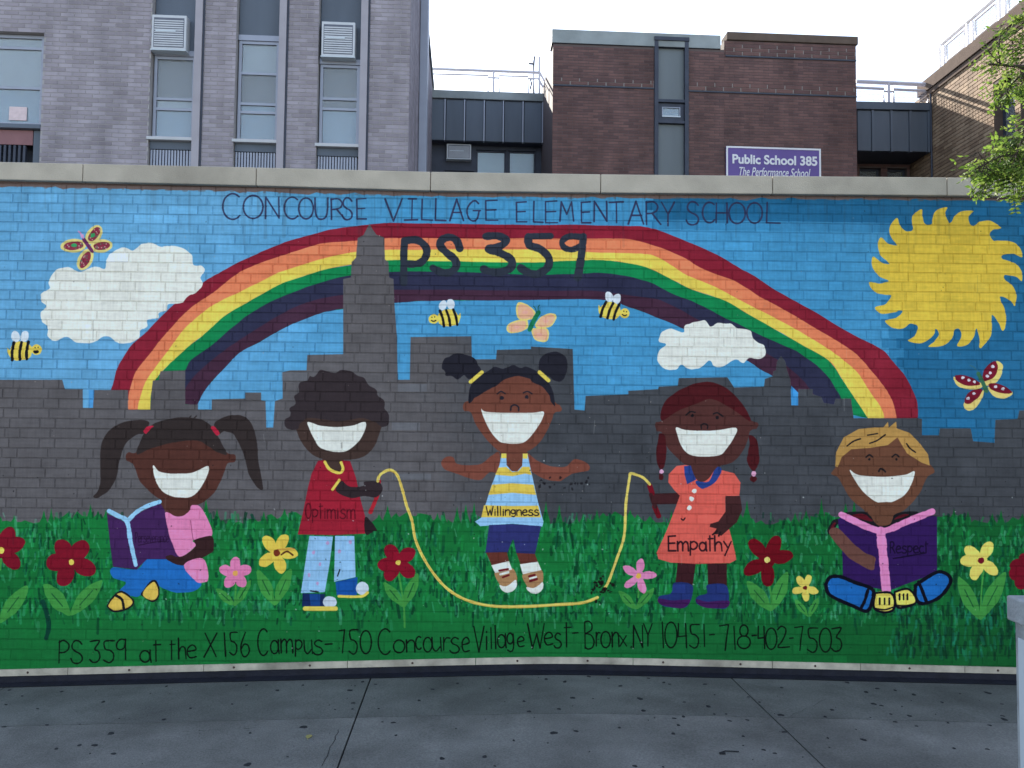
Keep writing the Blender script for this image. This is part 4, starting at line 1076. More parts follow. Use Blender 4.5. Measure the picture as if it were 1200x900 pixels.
M_BR_R = brick_mat('buff_brick', (.23, .155, .105), (.36, .26, .175), 1); M_MO_R = mat('dark_mortar', (.10, .075, .065), .9, .1, 5, .2, 60)
M_FRAME = mat('window_frame_metal', (.29, .31, .38), .5, .06, 4, .05, 50, .3)
M_DARKM = mat('dark_metal', (.045, .052, .075), .55, .15, 5, .1, 60, .2)
M_PANEL = mat('slate_panel', (.095, .115, .15), .6, .14, 2.5, .15, 40, rand=.08, stain=.25, streak=True)
M_LEDGE = mat('pale_ledge', (.46, .47, .50), .7, .08, 4, .1, 50)
M_PAN0 = mat('dull_panel', (.17, .18, .22), .7, .1, 4, .1, 40)
M_PIL = mat('pilaster_paint', (.33, .31, .35), .7, .08, 4, .1, 50)
M_STONE = mat('weathered_capstone', (.27, .30, .31), .8, .15, 3, .2, 50, stain=.3)
M_BCAP = mat('brown_capstone', (.12, .09, .075), .95, .12, 5, .2, 50, stain=.2, spec=.05)
M_GLASS = glass_mat('window_glass', (.10, .14, .20), .06)
M_BLIND = mat('window_blind', (.50, .56, .62), .8, .06, 3, 0)
M_BLIND2 = mat('blue_shade', (.30, .46, .62), .7, .10, 2, 0)
M_SHADE = mat('sky_reflection_shade', (.62, .86, .92), .8, .05, 2, 0)  # pale blue stands in for sky reflected in the link's panes
M_RAIL = mat('grey_rail', (.52, .50, .56), .5, .05, 8, 0, metal=.2)
M_WRAIL = mat('white_rail', (.75, .72, .74), .5, .05, 8, 0)
M_ACW = mat('ac_casing', (.50, .52, .56), .5, .06, 8, 0); M_ACD = mat('ac_grille', (.12, .13, .17), .6, .1, 8, 0)

# --- left wing
A_B = math.radians(2.55)
pL = at_depth(478, 200, 12.5)
FL = Face(pL, A_B); TOPL = 10.25
LW = FL.root('school_wing', 'tall mauve brick school wing with narrow window bays, filling the upper left', 'building')
xl0 = FL.sx(-330)
def fl(x, y): return FL.at(x, y)
bays = []
for (a, b_, yt) in ((174, 226, -200), (274, 325, -200), (371, 421, -200)):
    bays.append((FL.sx(a), FL.sx(b_), 4.0, TOPL-.5))
bigw = (FL.sx(-120), FL.sx(50, 90), FL.z(20, 187.5)-.6, FL.z(20, 37))
holes = bays+[bigw]
facade(LW, xl0, 0.0, -.3, TOPL, holes, .21, .067, M_BR_L, M_MO_L, zvis=4.6, thick=.35)
# end wall (seen at a slant) and roof
end = MB(); end.box(-.31, -.002, .352, 7.9, -.3, TOPL); end.build('end_wall', M_MO_L, LW)
eb = MB(); z = 4.6; r = 0
while z+.067 < TOPL:
    y = .0-(r % 2)*.105
    while y < 7.9:
        a, c = max(y, 0.0), min(y+.2, 7.9)
        if c-a > .03:
            bq = len(eb.v); x1 = .004
            eb.v += [(x1,a,z+.01),(x1,c,z+.01),(x1,c,z+.067),(x1,a,z+.067),(-.004,a,z+.01),(-.004,c,z+.01),(-.004,c,z+.067),(-.004,a,z+.067)]
            for q in ((0,1,2,3),(0,3,7,4),(1,5,6,2),(3,2,6,7),(0,4,5,1)): eb.f.append(tuple(bq+i_ for i_ in q)); eb.t.append(random.random()); eb.m.append(0)
        y += .21
    z += .067; r += 1
o = eb.build('brickwork', M_BR_L, LW); o['kind'] = 'stuff'
MB().box(xl0, -.31, .35, 7.9, TOPL-.3, TOPL-.05).build('roof', M_STONE, LW)
MB().box(xl0-.03, .05, -.05, .38, TOPL, TOPL+.09).build('parapet_cap', M_STONE, LW, .01)
MB().box(-.34, .05, .382, 7.93, TOPL, TOPL+.09).build('parapet_cap', M_STONE, LW, .01)
MB().box(.01, .16, 2.3, 2.7, 5.0, TOPL-.1).build('downpipe_casing', M_FRAME, LW, .01)
def window(parent, x0, x1, z0, z1, y, rows, fr=.045, m=M_FRAME, cols=1):
    w = empty('window', (0, 0, 0)); w.parent = parent
    f = MB()
    f.box(x0, x0+fr, y-.03, y+.03, z0, z1); f.box(x1-fr, x1, y-.03, y+.03, z0, z1)
    f.box(x0+fr, x1-fr, y-.028, y+.028, z0, z0+fr); f.box(x0+fr, x1-fr, y-.028, y+.028, z1-fr, z1)
    zs = [z0+fr]+[r_[0] for r_ in rows[1:]]+[z1-fr]
    for r_ in rows[1:]: f.box(x0+fr, x1-fr, y-.026, y+.026, r_[0]-.02, r_[0]+.02)
    f.build('frame', m, w)
    for i_, r_ in enumerate(rows):
        za, zb = zs[i_]+(.02 if i_ else 0), zs[i_+1]-(.02 if i_ < len(rows)-1 else 0)
        MB().box(x0+fr, x1-fr, y-.004, y+.004, za, zb).build('pane', M_GLASS, w)
        if r_[1] is not None:
            MB().box(x0+fr+.005, x1-fr-.005, y+.014, y+.018, za+.004, zb-.004).build('blind', r_[1], w)
    return w
# glass that lets blinds be seen
nt = M_GLASS.node_tree; b_ = nt.nodes['Principled BSDF']; b_.inputs['Transmission Weight'].default_value = .85; b_.inputs['Base Color'].default_value = (.82, .88, .92, 1); b_.inputs['IOR'].default_value = 1.45
for bi, (a, c, zl, zt) in enumerate(bays):
    xc = (174, 274, 371)[bi]
    ysill = (160, 163, 168)[bi]; zs = FL.z(xc, ysill)
    # reveal back wall so nothing is open behind
    MB().box(a, c, .30, .34, zl, zt).build('reveal_back', M_DARKM, LW)
    MB().box(a-.02, c+.02, -.03, .14, zs-.05, zs).build('sill', M_LEDGE, LW, .006)
    zp = FL.z(xc, ysill+13)
    MB().box(a+.01, c-.01, .05, .12, zp, zs-.052).build('spandrel_panel', M_PANEL, LW)
    lv = MB()
    nl = 14
    for k in range(nl):
        xa = a+.02+(c-a-.04)*k/nl; lv.box(xa, xa+(c-a-.04)/nl*.6, .06, .10, zl+.02, zp-.01)
    lv.build('vent_grille', M_FRAME, LW)
    MB().box(a+.012, c-.012, .105, .12, zl+.01, zp-.005).build('vent_back', M_PAN0, LW)
    top = FL.z(xc, (62, 44, 72)[bi])
    if bi == 1:
        window(LW, a+.02, c-.02, zs+.005, top, .13, [(0, M_BLIND2), (FL.z(xc,128), M_BLIND2), (FL.z(xc,118), None), (FL.z(xc,82), M_BLIND)])
    else:
        window(LW, a+.02, c-.02, zs+.005, top, .13, [(0, M_BLIND2), (FL.z(xc,124), M_BLIND if bi == 0 else None), (FL.z(xc,112), None)])
    MB().box(a+.01, c-.01, .08, .17, top+.003, top+.09).build('transom_panel', M_FRAME, LW)
    MB().box(a+.012, c-.012, .11, .15, top+.093, zt).build('upper_panel', M_PANEL, LW)
    MB().box(c, c+.11, -.045, -.0085, 4.0, TOPL-.01).build('pilaster_strip', M_PIL, LW)
    MB().box(c+.112, c+.14, -.02, -.0085, 4.0, TOPL-.01).build('joint_strip', M_DARKM, LW)
# big window at the far left
a, c, zl, zt = bigw
MB().box(a, c, .31, .34, zl, zt).build('reveal_back', M_DARKM, LW)
zs = FL.z(20, 145)
window(LW, a+.02, c-.03, zs, zt-.01, .12, [(0, M_BLIND2), (FL.z(20,100), M_BLIND), (FL.z(20,53), M_BLIND)], .05)
MB().box(a, c, -.02, .15, zs-.07, zs-.003).build('sill', M_PANEL, LW, .006)
M_REDP = mat('red_panel', (.22, .11, .12), .7, .1, 4, .1, 40)
MB().box(a+.01, FL.sx(36, 160), .06, .10, FL.z(20,168), zs-.08).build('spandrel_panel', M_REDP, LW)
MB().box(FL.sx(37, 160), c-.01, .06, .10, FL.z(20,215), zs-.08).build('spandrel_panel', M_PANEL, LW)
lv = MB()
for k in range(26):
    xa = a+.02+(FL.sx(30)-a)*k/26; lv.box(xa, xa+.035, .05, .10, zl, FL.z(20,169))
lv.build('vent_grille', M_DARKM, LW)
M_NOTE = mat('paper_notice', (.62, .50, .52), .8, .1, 20, 0)
nt_ = MB().box(FL.sx(6,130), FL.sx(27,130), .105, .109, FL.z(16,138), FL.z(16,122)).build('paper_notice', M_NOTE, LW)
def ac_unit(face, x0, x1, y0, y1, depth, label, s=1.0):
    a, z1 = face.at(x0, y0); c, z0 = face.at(x1, y1)
    r = empty('window_air_conditioner', tuple(face.p+face.t*a+face.n*depth+np.array([0,0,z0])), face.a, label, 'air conditioner', 'window air conditioners on the school')
    w, h = c-a, z1-z0; d = .16
    MB().box(0, w, -d, .05, .03*h, h).build('casing', M_ACW, r, .008)
    g_ = MB()
    n = 12
    for k in range(n): g_.box(w*.08, w*.92, -d-.006, -d-.002, h*(.12+.76*k/n), h*(.12+.76*k/n)+h*.035)
    g_.build('grille', M_ACW, r)
    MB().box(w*.06, w*.94, -d-.0018, -d+.002, h*.09, h*.92).build('grille_back', M_ACD, r)
    b2 = MB(); b2.box(-.01, w+.01, -d-.01, .05, 0, .028*h); b2.build('drip_tray', M_BLIND, r)
    MB().box(w*.12, w*.7, -d-.012, -d-.007, h*.52, h*.56).build('trim_bar', M_BLIND, r)
ac_unit(FL, 180, 219, 19, 62, .10, 'window air conditioner in the left narrow bay of the mauve wing, near the top edge')
ac_unit(FL, 378, 416, 27, 70, .10, 'window air conditioner high in the right narrow bay of the mauve wing')

# --- link on the left
pK = at_depth(503, 200, 20.2)
FK = Face(pK, A_B)
LK = FK.root('link_building', 'low slate clad link between the mauve wing and the brown block, above blue shaded windows', 'building')
zc1 = FK.z(570, 109.5); zc0 = FK.z(570, 113.5+4); zp0 = FK.z(570, 165.5)
zc1 = FK.z(570, 108); zc0 = FK.z(570, 117.5)
xe = FK.sx(637); xs0 = FK.sx(490)
wn_ = [(FK.sx(558.5), FK.sx(594), FK.z(575, 240), FK.z(575, 170.5)), (FK.sx(597), FK.sx(629.5), FK.z(613, 240), FK.z(613, 171.5)), (FK.sx(521), FK.sx(556), FK.z(538, 240), FK.z(538, 195))]
bd = MB()
for c in cells(xs0, xe, -.3, zp0, wn_): bd.box(c[0], c[1], .35, .6, c[2], c[3])
bd.build('lower_wall', M_DARKM, LK)
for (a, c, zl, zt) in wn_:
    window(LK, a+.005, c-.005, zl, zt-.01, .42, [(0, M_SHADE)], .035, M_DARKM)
MB().box(xs0, xe, .1, 6, zp0, zc0).build('upper_wall', M_DARKM, LK)
MB().box(xs0, xe, .605, 5.5, -.3, zp0-.003).build('interior_mass', M_DARKM, LK)
MB().box(xs0, xe+.02, -.06, 6.02, zc0+.003, zc1).build('coping', M_STONE, LK, .01)
pe = [499, 521.5, 544.5, 567.5, 590, 613, 636]
for i in range(len(pe)-1):
    a, c = FK.sx(pe[i]), FK.sx(pe[i+1])
    MB().box(a+.03, c-.03, .0, .097, zp0, zc0-.012).build('cladding_panel', M_PANEL, LK, .004)
for x in pe[1:]:
    s_ = FK.sx(x); MB().box(s_-.022, s_+.008, -.03, .098, zp0-.01, zc0-.006).build('panel_rib', M_FRAME, LK)
MB().box(xe+.002, xe+.35, .9, 6, -.3, zc0).build('return_wall', M_DARKM, LK)
ac_unit(FK, 523.5, 552, 165.5, 184.5, .33, 'window air conditioner under the slate panels, left of the blue shaded windows')
# railing on the link roof
def rail_obj(name, label, pts_list, m=M_RAIL, mesh=None):
    r = empty(name, (0, 0, 0), 0, label, 'railing')
    for nm, pts, rad in pts_list:
        MB().tube(pts, rad*1.3, 6).build(nm, m, r)
    if mesh:
        o = MB()
        for pts in mesh: o.tube(pts, .0045, 3, cap=False)
        o = o.build('mesh_infill', m, r); o['kind'] = 'stuff'
    return r
def fp(face, x, y, depth): 
    a, z = face.at(x, y, depth); q = face.p+face.t*a+face.n*depth; return (float(q[0]), float(q[1]), z)
dk_ = .12
RA = [('top_rail', [fp(FK, 501, 80.5, dk_), fp(FK, 632, 85.2, dk_)], .028)]
for x, yt in ((503.5, 87), (578.5, 84), (632, 66.5)): RA.append(('post', [fp(FK, x, yt, dk_), fp(FK, x, 109+(x-500)*.02, dk_)], .024))
for (a, c) in ((504.5, 572), (585, 619)):
    ya, yc = 86.5+(a-503)*.028, 86.5+(c-503)*.028
    RA.append(('panel_frame', [fp(FK, a, 108, dk_), fp(FK, a, ya, dk_), fp(FK, c, yc, dk_), fp(FK, c, 110, dk_)], .017))
RA.append(('cross_bar', [fp(FK, 572, 91, dk_), fp(FK, 585, 91.5, dk_)], .016))
RA.append(('cross_bar', [fp(FK, 619, 92, dk_), fp(FK, 632, 92.5, dk_)], .016))
for y in (85, 95): RA.append(('stair_rail', [fp(FK, 632.5, y, dk_), fp(FK, 654, y+40, dk_+.3)], .022))
rail_obj('roof_railing', 'thin metal roof railing on the link beside the mauve wing, with a sloping stair rail', RA)
r = empty('roof_mast', (0,0,0), 0, 'thin dark mast with brackets standing at the right end of the left link roof', 'mast')
MB().tube([fp(FK, 625.5, 110, .5), fp(FK, 625.5, 74, .5), fp(FK, 626.5, 66, .5)], [.03,.03,.02], 6).build('pole', M_DARKM, r)
MB().tube([fp(FK, 619.5, 74.5, .5), fp(FK, 625.5, 75, .5)], .025, 6).build('bracket', M_DARKM, r)
MB().tube([fp(FK, 621, 105, .5), fp(FK, 623, 98, .5), fp(FK, 621.5, 93, .5), fp(FK, 625.5, 92.5, .5)], .022, 6).build('bracket', M_DARKM, r)

# --- brown block in the middle
pM = at_depth(647, 200, 18.0)
FM = Face(pM, A_B)
BM = FM.root('brown_block', 'flat roofed brown brick block with a dark vertical window strip and purple sign', 'building')
xr = FM.sx(1003.5, 120); xm = FM.sx(848.5, 60)
zl_t = FM.z(720, 37.5); zl_b = FM.z(720, 53.5); zr_t = FM.z(930, 41.0); zr_b = FM.z(930, 50.5)
sh = (FM.sx(766.5), FM.sx(806.5), 3.0, FM.z(786, 49))
facade(BM, 0, xm, -.3, zl_b, [sh], .235, .0665, M_BR_M, M_MO_M, zvis=6.4)
facade(BM, xm+.001, xr, -.3, zr_b, [], .235, .0665, M_BR_M, M_MO_M, zvis=6.4)
for (a, c, y0, y1) in ((0, xm-.6 if False else sh[0]-.01, 97, 105), (sh[1]+.01, xr, 97, 106.5), (xm+.03, xr, 54, 67)):
    zb_, zt_ = FM.z(905, y1+(3 if y0 > 80 else 0)), FM.z(905, y0+(3 if y0 > 80 else 0))
    m_ = MB(); m_.box(a, c, -.010, -.0065, zb_, zt_); m_.build('band_mortar', M_MO_W, BM)
    nrow = max(2, round((zt_-zb_)/.0875)); h = (zt_-zb_)/nrow; b2 = MB()
    for r_ in range(nrow):
        x = a-(r_ % 2)*.2
        while x < c:
            p_, q_ = max(x, a), min(x+.40, c)
            if q_-p_ > .04: b2.brick(p_, q_-.014, zb_+r_*h+.012, zb_+(r_+1)*h, -.022, -.0098, random.random())
            x += .414
    o = b2.build('band_brickwork', M_BR_M, BM); o['kind'] = 'stuff'
    MB().box(a, c, -.03, -.0065, zb_-.035, zb_-.004).build('drip_ledge', M_DARKM, BM)
MB().box(-.03, xm-.09, -.04, .4, zl_b+.003, zl_t).build('capstone', M_STONE, BM, .01)
MB().box(-.032, xm-.088, -.035, .4, zl_b-.0, zl_b+.0025).build('cap_joint', M_DARKM, BM)
MB().box(xm+.06, xr+.04, -.05, .4, zr_b+.003, zr_t).build('capstone', M_BCAP, BM, .015)
MB().box(0, xr, .31, 8, -.3, zl_b-.4).build('block_mass', M_MO_M, BM)
sd_ = MB().box(-.001, .3, .31, 8, zl_b-.4, zl_b-.01).build('side_parapet', M_MO_M, BM)
sd_ = MB().box(xr-.3, xr, .31, 8, zl_b-.4, zr_b-.01).build('side_parapet', M_MO_M, BM)
# window strip
a, c, zb_, zt_ = sh
strip = MB(); strip.box(a, a+.09, -.05, .2, zb_, zt_); strip.box(c-.09, c, -.05, .2, zb_, zt_)
strip.box(a-.01, c+.01, -.07, .2, zt_+.002, zt_+.09)
for y0, y1 in ((117, 120.5), (142, 145)): strip.box(a+.09, c-.09, -.04, .2, FM.z(786, y1), FM.z(786, y0))
strip.build('strip_frame', M_DARKM, BM, .004)
M_PAN2 = mat('grey_panel', (.135, .155, .17), .6, .12, 2, .1, 30, stain=.2, streak=True)
MB().box(a+.092, c-.092, .05, .1, FM.z(786, 116.9), zt_-.002).build('infill_panel', M_PAN2, BM)
MB().box(a+.092, c-.092, .05, .1, zb_, FM.z(786, 145.2)).build('infill_panel', M_PAN2, BM)
dkz0, dkz1 = FM.z(786, 141.8), FM.z(786, 120.8)
w0, w1, wz0, wz1 = FM.sx(776, 130), FM.sx(797.5, 130), FM.z(787, 136.5), FM.z(787, 125)
bd = MB()
for cc in cells(a+.092, c-.092, dkz0, dkz1, [(w0, w1, wz0, wz1)]): bd.box(cc[0], cc[1], .02, .08, cc[2], cc[3])
bd.build('window_surround', M_DARKM, BM)
window(BM, w0+.001, w1-.001, wz0+.001, wz1-.001, .05, [(0, M_BLIND2)], .018)
MB().box(w0, w1, .0, .018, wz0-.012, wz0+.02).build('sill', M_BLIND, BM)
# --- purple school sign
S0, S1 = FM.sx(850, 185), FM.sx(960, 185); SZ1 = FM.z(905, 174.3); SZ0 = SZ1-1.05
sg = empty('school_sign', tuple(FM.p+FM.t*S0+FM.n*(-.03)+np.array([0,0,SZ0])), FM.a, 'purple sign with white border reading Public School 385 on the brown block', 'sign')
M_PURP = mat('purple_sign_face', (.115, .07, .27), .45, .06, 4, 0); M_SWHITE = mat('sign_white', (.70, .70, .74), .5, .03, 4, 0)
sw, shh = S1-S0, SZ1-SZ0
MB().box(0, sw, -.04, .02, 0, shh).build('board', M_PURP, sg)
fr = MB(); t_ = .035
fr.box(-.004, t_, -.052, -.0405, -.004, shh+.004); fr.box(sw-t_, sw+.004, -.052, -.0405, -.004, shh+.004)
fr.box(t_, sw-t_, -.051, -.0405, shh-t_, shh+.004); fr.box(t_, sw-t_, -.051, -.0405, -.004, t_); fr.build('border', M_SWHITE, sg)
def text(body, x, z, width, height, m, parent, shear=0.0, bold=.0):
    cu = bpy.data.curves.new('lettering', 'FONT'); cu.body = body; cu.size = 1; cu.extrude = .004; cu.shear = shear; cu.offset = bold
    o = bpy.data.objects.new('lettering', cu); COL.objects.link(o)
    dg = bpy.context.evaluated_depsgraph_get(); me = bpy.data.meshes.new_from_object(o.evaluated_get(dg))
    bpy.data.objects.remove(o)
    co = np.array([v.co for v in me.vertices]); mn, mx_ = co.min(0), co.max(0)
    sx_, sy_ = width/(mx_[0]-mn[0]), height/(mx_[1]-mn[1])
    for v in me.vertices: v.co = ((v.co.x-mn[0])*sx_, v.co.z, (v.co.y-mn[1])*sy_)
    me.materials.clear(); me.materials.append(m)
    o = bpy.data.objects.new('lettering', me); COL.objects.link(o); o.parent = parent; o.location = (x, -.046, z)
    return o
def sgz(y): return FM.z(905, y)-SZ0
text('Public School 385', FM.sx(857,190)-S0, sgz(194.3), FM.sx(956,190)-FM.sx(857,190), sgz(183.2)-sgz(194.3), M_SWHITE, sg, 0, .03)
text('The Performance School', FM.sx(865,200)-S0, sgz(208), FM.sx(948,200)-FM.sx(865,200), sgz(198)-sgz(208), M_SWHITE, sg, .3, .005)

# --- link on the right
pR = at_depth(1003, 200, 20.0)
FR = Face(pR, math.radians(0.6))
RK = FR.root('link_building', 'low slate clad link between the brown block and the sunlit wing, dark recess below', 'building')
zc1, zc0, zp0 = FR.z(1045, 120.5), FR.z(1045, 129.5), FR.z(1045, 177)
x0_, x1_ = FR.sx(985), FR.sx(1090.5)
MB().box(x0_, x1_, -.06, 6, zc0+.003, zc1).build('coping', M_PANEL, RK, .01)
MB().box(x0_, x1_-.01, .1, 6, zp0, zc0).build('upper_wall', M_DARKM, RK)
pe = [1003.5, 1022.5, 1044.5, 1066.5, 1088]
for i in range(4):
    a, c = FR.sx(pe[i]), FR.sx(pe[i+1])
    MB().box(a+.035, c-.035, .0, .097, zp0, zc0-.012).build('cladding_panel', M_PANEL, RK, .004)
for x in pe[1:]:
    s_ = FR.sx(x); MB().box(s_-.03, s_+.03, -.03, .098, zp0-.02, zc0-.006).build('panel_rib', M_PANEL, RK)
facade(RK, x0_, x1_-.02, -.3, zp0-.003, [(FR.sx(1028), FR.sx(1054), 3, FR.z(1045,182)), (FR.sx(1062), FR.sx(1086), 3, FR.z(1045,182))], .21, .067, M_BR_M, M_MO_M, zvis=6.4, y=1.0)
window(RK, FR.sx(1028), FR.sx(1054), 3, FR.z(1045,182), 1.15, [(0, None)], .06, M_DARKM)
window(RK, FR.sx(1062), FR.sx(1086), 3, FR.z(1045,182), 1.15, [(0, None)], .06, M_DARKM)
MB().box(x0_, x1_-.01, 1.35, 6, -.3, zp0-.006).build('interior_mass', M_DARKM, RK)
RA = [('top_rail', [fp(FR, 1003, 95.5, .12), fp(FR, 1091, 99.5, .12)], .04)]
for x in (1041, ): RA.append(('post', [fp(FR, x, 97, .12), fp(FR, x, 120, .12)], .035))
for (a, c) in ((990, 1035.5), (1047, 1088)):
    ya, yc = 102.5+(a-1003)*.05, 102.5+(c-1003)*.05
    RA.append(('panel_frame', [fp(FR, a, 120, .12), fp(FR, a, ya, .12), fp(FR, c, yc, .12), fp(FR, c, 120, .12)], .028))
RA.append(('cross_bar', [fp(FR, 1035, 107, .12), fp(FR, 1047, 107.5, .12)], .02))
msh = []
for k in range(21): x = 1004+k*1.5; msh.append([fp(FR, x, 104, .12), fp(FR, x, 120, .12)])
for k in range(27): x = 1048+k*1.5; msh.append([fp(FR, x, 106, .12), fp(FR, x, 120, .12)])
for y in (108, 111, 114, 117): msh.append([fp(FR, 1003, y-1, .12), fp(FR, 1035, y, .12)]); msh.append([fp(FR, 1047, y, .12), fp(FR, 1088, y+1, .12)])
rail_obj('roof_railing', 'metal mesh roof railing on the link between the brown block and the sunlit wing', RA, M_RAIL, msh)

# --- sunlit wing on the right: its long side runs towards the camera
# local x runs from the far end towards the camera, local -y is the lit outer side
pW = at_depth(1092, 150, 20.0)
WX = float(pW[0])
class Side:
    """plane X = WX; s is metres from y=20 towards the camera"""
    def at(s, x, y):
        d = ray(x, y); k = WX/d[0]; q = EYEP+d*k; return 20.0-float(q[1]), float(q[2])
SD = Side()
RW = empty('sunlit_wing', (WX, 20.0, 0), -math.pi/2, 'buff brick school wing at the upper right, raking sun on its side wall', 'building')
zt_ = SD.at(1150, 60)[1]; ztop = SD.at(1082, 114)[1]; ztop2 = SD.at(1198, 18)[1]; zt_ = (ztop+ztop2)/2
o0, o1 = SD.at(1165, 130)[0], SD.at(1190, 130)[0]; o2 = SD.at(1196.5, 130)[0]
zo = SD.at(1164, 101)[1]
holes = [(o0, o1, 4.5, zo), (o2, o2+1.6, 4.5, zo)]
facade(RW, -2.5, 7.6, -.3, zt_-.02, holes, .36, .092, M_BR_R, M_MO_R, zvis=5.5, thick=.35, jt=.014, proud=.012)
MB().box(o0, o2+1.6, .40, .44, 4.5, zo).build('reveal_back', M_DARKM, RW)
for a, c in ((o0, o1), (o2, o2+1.6)):
    window(RW, a+.01, c-.01, 4.6, zo-.01, .22, [(0, None), (7.2, None)], .06, M_DARKM)
MB().box(-.55, 7.65, -.085, .5, zt_-.015, zt_+.30).build('fascia', M_BCAP, RW, .01)
MB().box(-.5, 7.6, -.045, -.0125, zt_-.14, zt_-.018).build('soffit_mould', M_BCAP, RW)
MB().box(-.05, 7.6, .36, 6, -.3, zt_-.2).build('wing_mass', M_MO_R, RW)
MB().tube([(0.05,-.045,zt_-.16),(.05,-.045,5)], .025, 8).build('drainpipe', M_DARKM, RW)
RA = []; yr = WX-.22
def wp(s_, z): return (WX-.0, 20.0-s_, z)
zr0 = zt_+.30; zr1 = zr0+.62
sA = SD.at(1102, 88)[0]; ps = [-.0, 1.85, 3.7, 5.55, 7.4]
s_off = SD.at(1104, 85)[0]
ps = [s_off+k*(SD.at(1175,30)[0]-s_off)/2 for k in range(0, 6)]
RA.append(('top_rail', [wp(ps[0], zr1), wp(7.5, zr1)], .035))
msh = []
for i, s_ in enumerate(ps):
    if s_ > 7.5: break
    for d_ in (-.10, .10):
        RA.append(('post', [wp(s_+d_, zr0), wp(s_+d_, zr1-.08 if d_ > 0 else zr1)], .026))
    nx = min(ps[i+1] if i+1 < len(ps) else 7.5, 7.5)
    if nx-s_ > .5:
        a, c = s_+.22, nx-.22
        RA.append(('panel_frame', [wp(a, zr0+.08), wp(a, zr1-.12), wp(c, zr1-.12), wp(c, zr0+.08), wp(a, zr0+.08)], .02))
        n = int((c-a)/.07)
        for k in range(1, n): msh.append([wp(a+(c-a)*k/n, zr0+.08), wp(a+(c-a)*k/n, zr1-.12)])
        for k in range(1, 6): msh.append([wp(a, zr0+.08+(zr1-zr0-.2)*k/6), wp(c, zr0+.08+(zr1-zr0-.2)*k/6)])
rail_obj('roof_railing', 'white mesh roof railing running along the edge of the sunlit wing', RA, M_WRAIL, msh)

# ------------------------------------------------------------------ grey post at the right edge
M_POST = mat('grey_post_paint', (.36, .385, .41), .7, .2, 14, .4, 80, stain=.4)
ang = math.radians(-2)
yp = 3.1
c0 = at_depth(1179, 711, yp)       # far left corner of the cap's left edge
po = empty('corner_post', (float(c0[0]), float(c0[1]), 0), ang, 'squat grey painted post with overhanging cap at the lower right edge', 'post')
zt = at_depth(1180, 697, yp)[2]; zb = at_depth(1177, 726, yp)[2]
MB().box(0, .52, -.52, 0, zb, zt).build('cap', M_POST, po, .008)
MB().box(.028, .475, -.475, -.006, gz(2)-.2, zb-.001).build('shaft', M_POST, po, .006)
MB().box(.0245, .0278, -.20, -.03, zb-.75, zb-.06).build('paper_notice', M_BLIND, po)

# ------------------------------------------------------------------ street tree reaching in from the right
def leaf_mat():
    m, nt, b = nodes('leaf'); L = nt.links.new
    at = nt.nodes.new('ShaderNodeAttribute'); at.attribute_name = 'tone'
    cr = nt.nodes.new('ShaderNodeValToRGB'); cr.color_ramp.elements[0].color = (.035, .075, .018, 1); cr.color_ramp.elements[1].color = (.30, .36, .07, 1)
    e = cr.color_ramp.elements.new(.5); e.color = (.12, .20, .03, 1)
    e = cr.color_ramp.elements.new(.97); e.color = (.22, .27, .07, 1)
    L(at.outputs['Fac'], cr.inputs[0]); L(cr.outputs[0], b.inputs['Base Color'])
    b.inputs['Roughness'].default_value = .6; b.inputs['Specular IOR Level'].default_value = .15
    tr = nt.nodes.new('ShaderNodeBsdfTranslucent'); L(cr.outputs[0], tr.inputs[0])
    mx = nt.nodes.new('ShaderNodeMixShader'); mx.inputs[0].default_value = .5
    out = nt.nodes['Material Output']; L(b.outputs[0], mx.inputs[1]); L(tr.outputs[0], mx.inputs[2]); L(mx.outputs[0], out.inputs[0])
    return m
M_LEAF = leaf_mat(); M_BARK = mat('bark', (.055, .042, .032), .9, .3, 12, .6, 40)
TR = empty('street_tree', (5.1, 4.3, gz(5.1)), 0, 'leafy honey locust whose sunlit branches hang in over the wall at the right', 'tree')
tb = MB()
T0 = Vector((0, 0, 0))
def tp(x, y, D): return Vector(tuple(at_depth(x, y, D)))-Vector(TR.location)
tb.tube([(0,0,-.1),(.02,0,.8),(-.02,.02,2.0),(.0,.0,2.9),(.08,.05,3.8),(.1,.1,5.0),(.05,.1,6.2)], [.17,.13,.115,.10,.085,.06,.03], 12, cap=False)
tb.build('trunk', M_BARK, TR, smooth=True)
lv = MB()
def leaflet(c, d, nrm, L, W, tone):
    s_ = d.cross(nrm).normalized()*W
    b = len(lv.v)
    up = nrm*L*.08
    lv.v += [tuple(c), tuple(c+d*L*.45+s_+up), tuple(c+d*L), tuple(c+d*L*.45-s_+up)]
    lv.f += [(b, b+1, b+2), (b, b+2, b+3)]; lv.t += [tone, tone]; lv.m += [0, 0]
twigs = MB()
def frond(c, d, L, tone):
    """a feathery leaf: paired leaflets along a drooping stalk"""
    n = int(L/.023); p = Vector(c); dd = Vector(d).normalized(); st = L/n
    side = dd.cross(Vector((0, 0, 1)))
    if side.length < .1: side = Vector((1, 0, 0))
    side.normalize()
    side = (side+Vector(rng.normal(0, .35, 3))).normalized()
    stalk = [p.copy()]
    for k in range(n):
        dd = (dd+Vector((0, 0, -.06))).normalized(); p = p+dd*st
        if k % 3 == 2: stalk.append(p.copy())
        if k < 2: continue
        for sg_ in (-1, 1):
            q = (side*sg_+dd*.45+Vector(rng.normal(0, .16, 3))).normalized()
            nr = (dd.cross(q)*sg_+Vector(rng.normal(0, .4, 3))).normalized()
            leaflet(p, q, nr, random.uniform(.026, .044), random.uniform(.0065, .0105), min(1, max(0, tone+rng.normal(0, .14))))
_f = frond
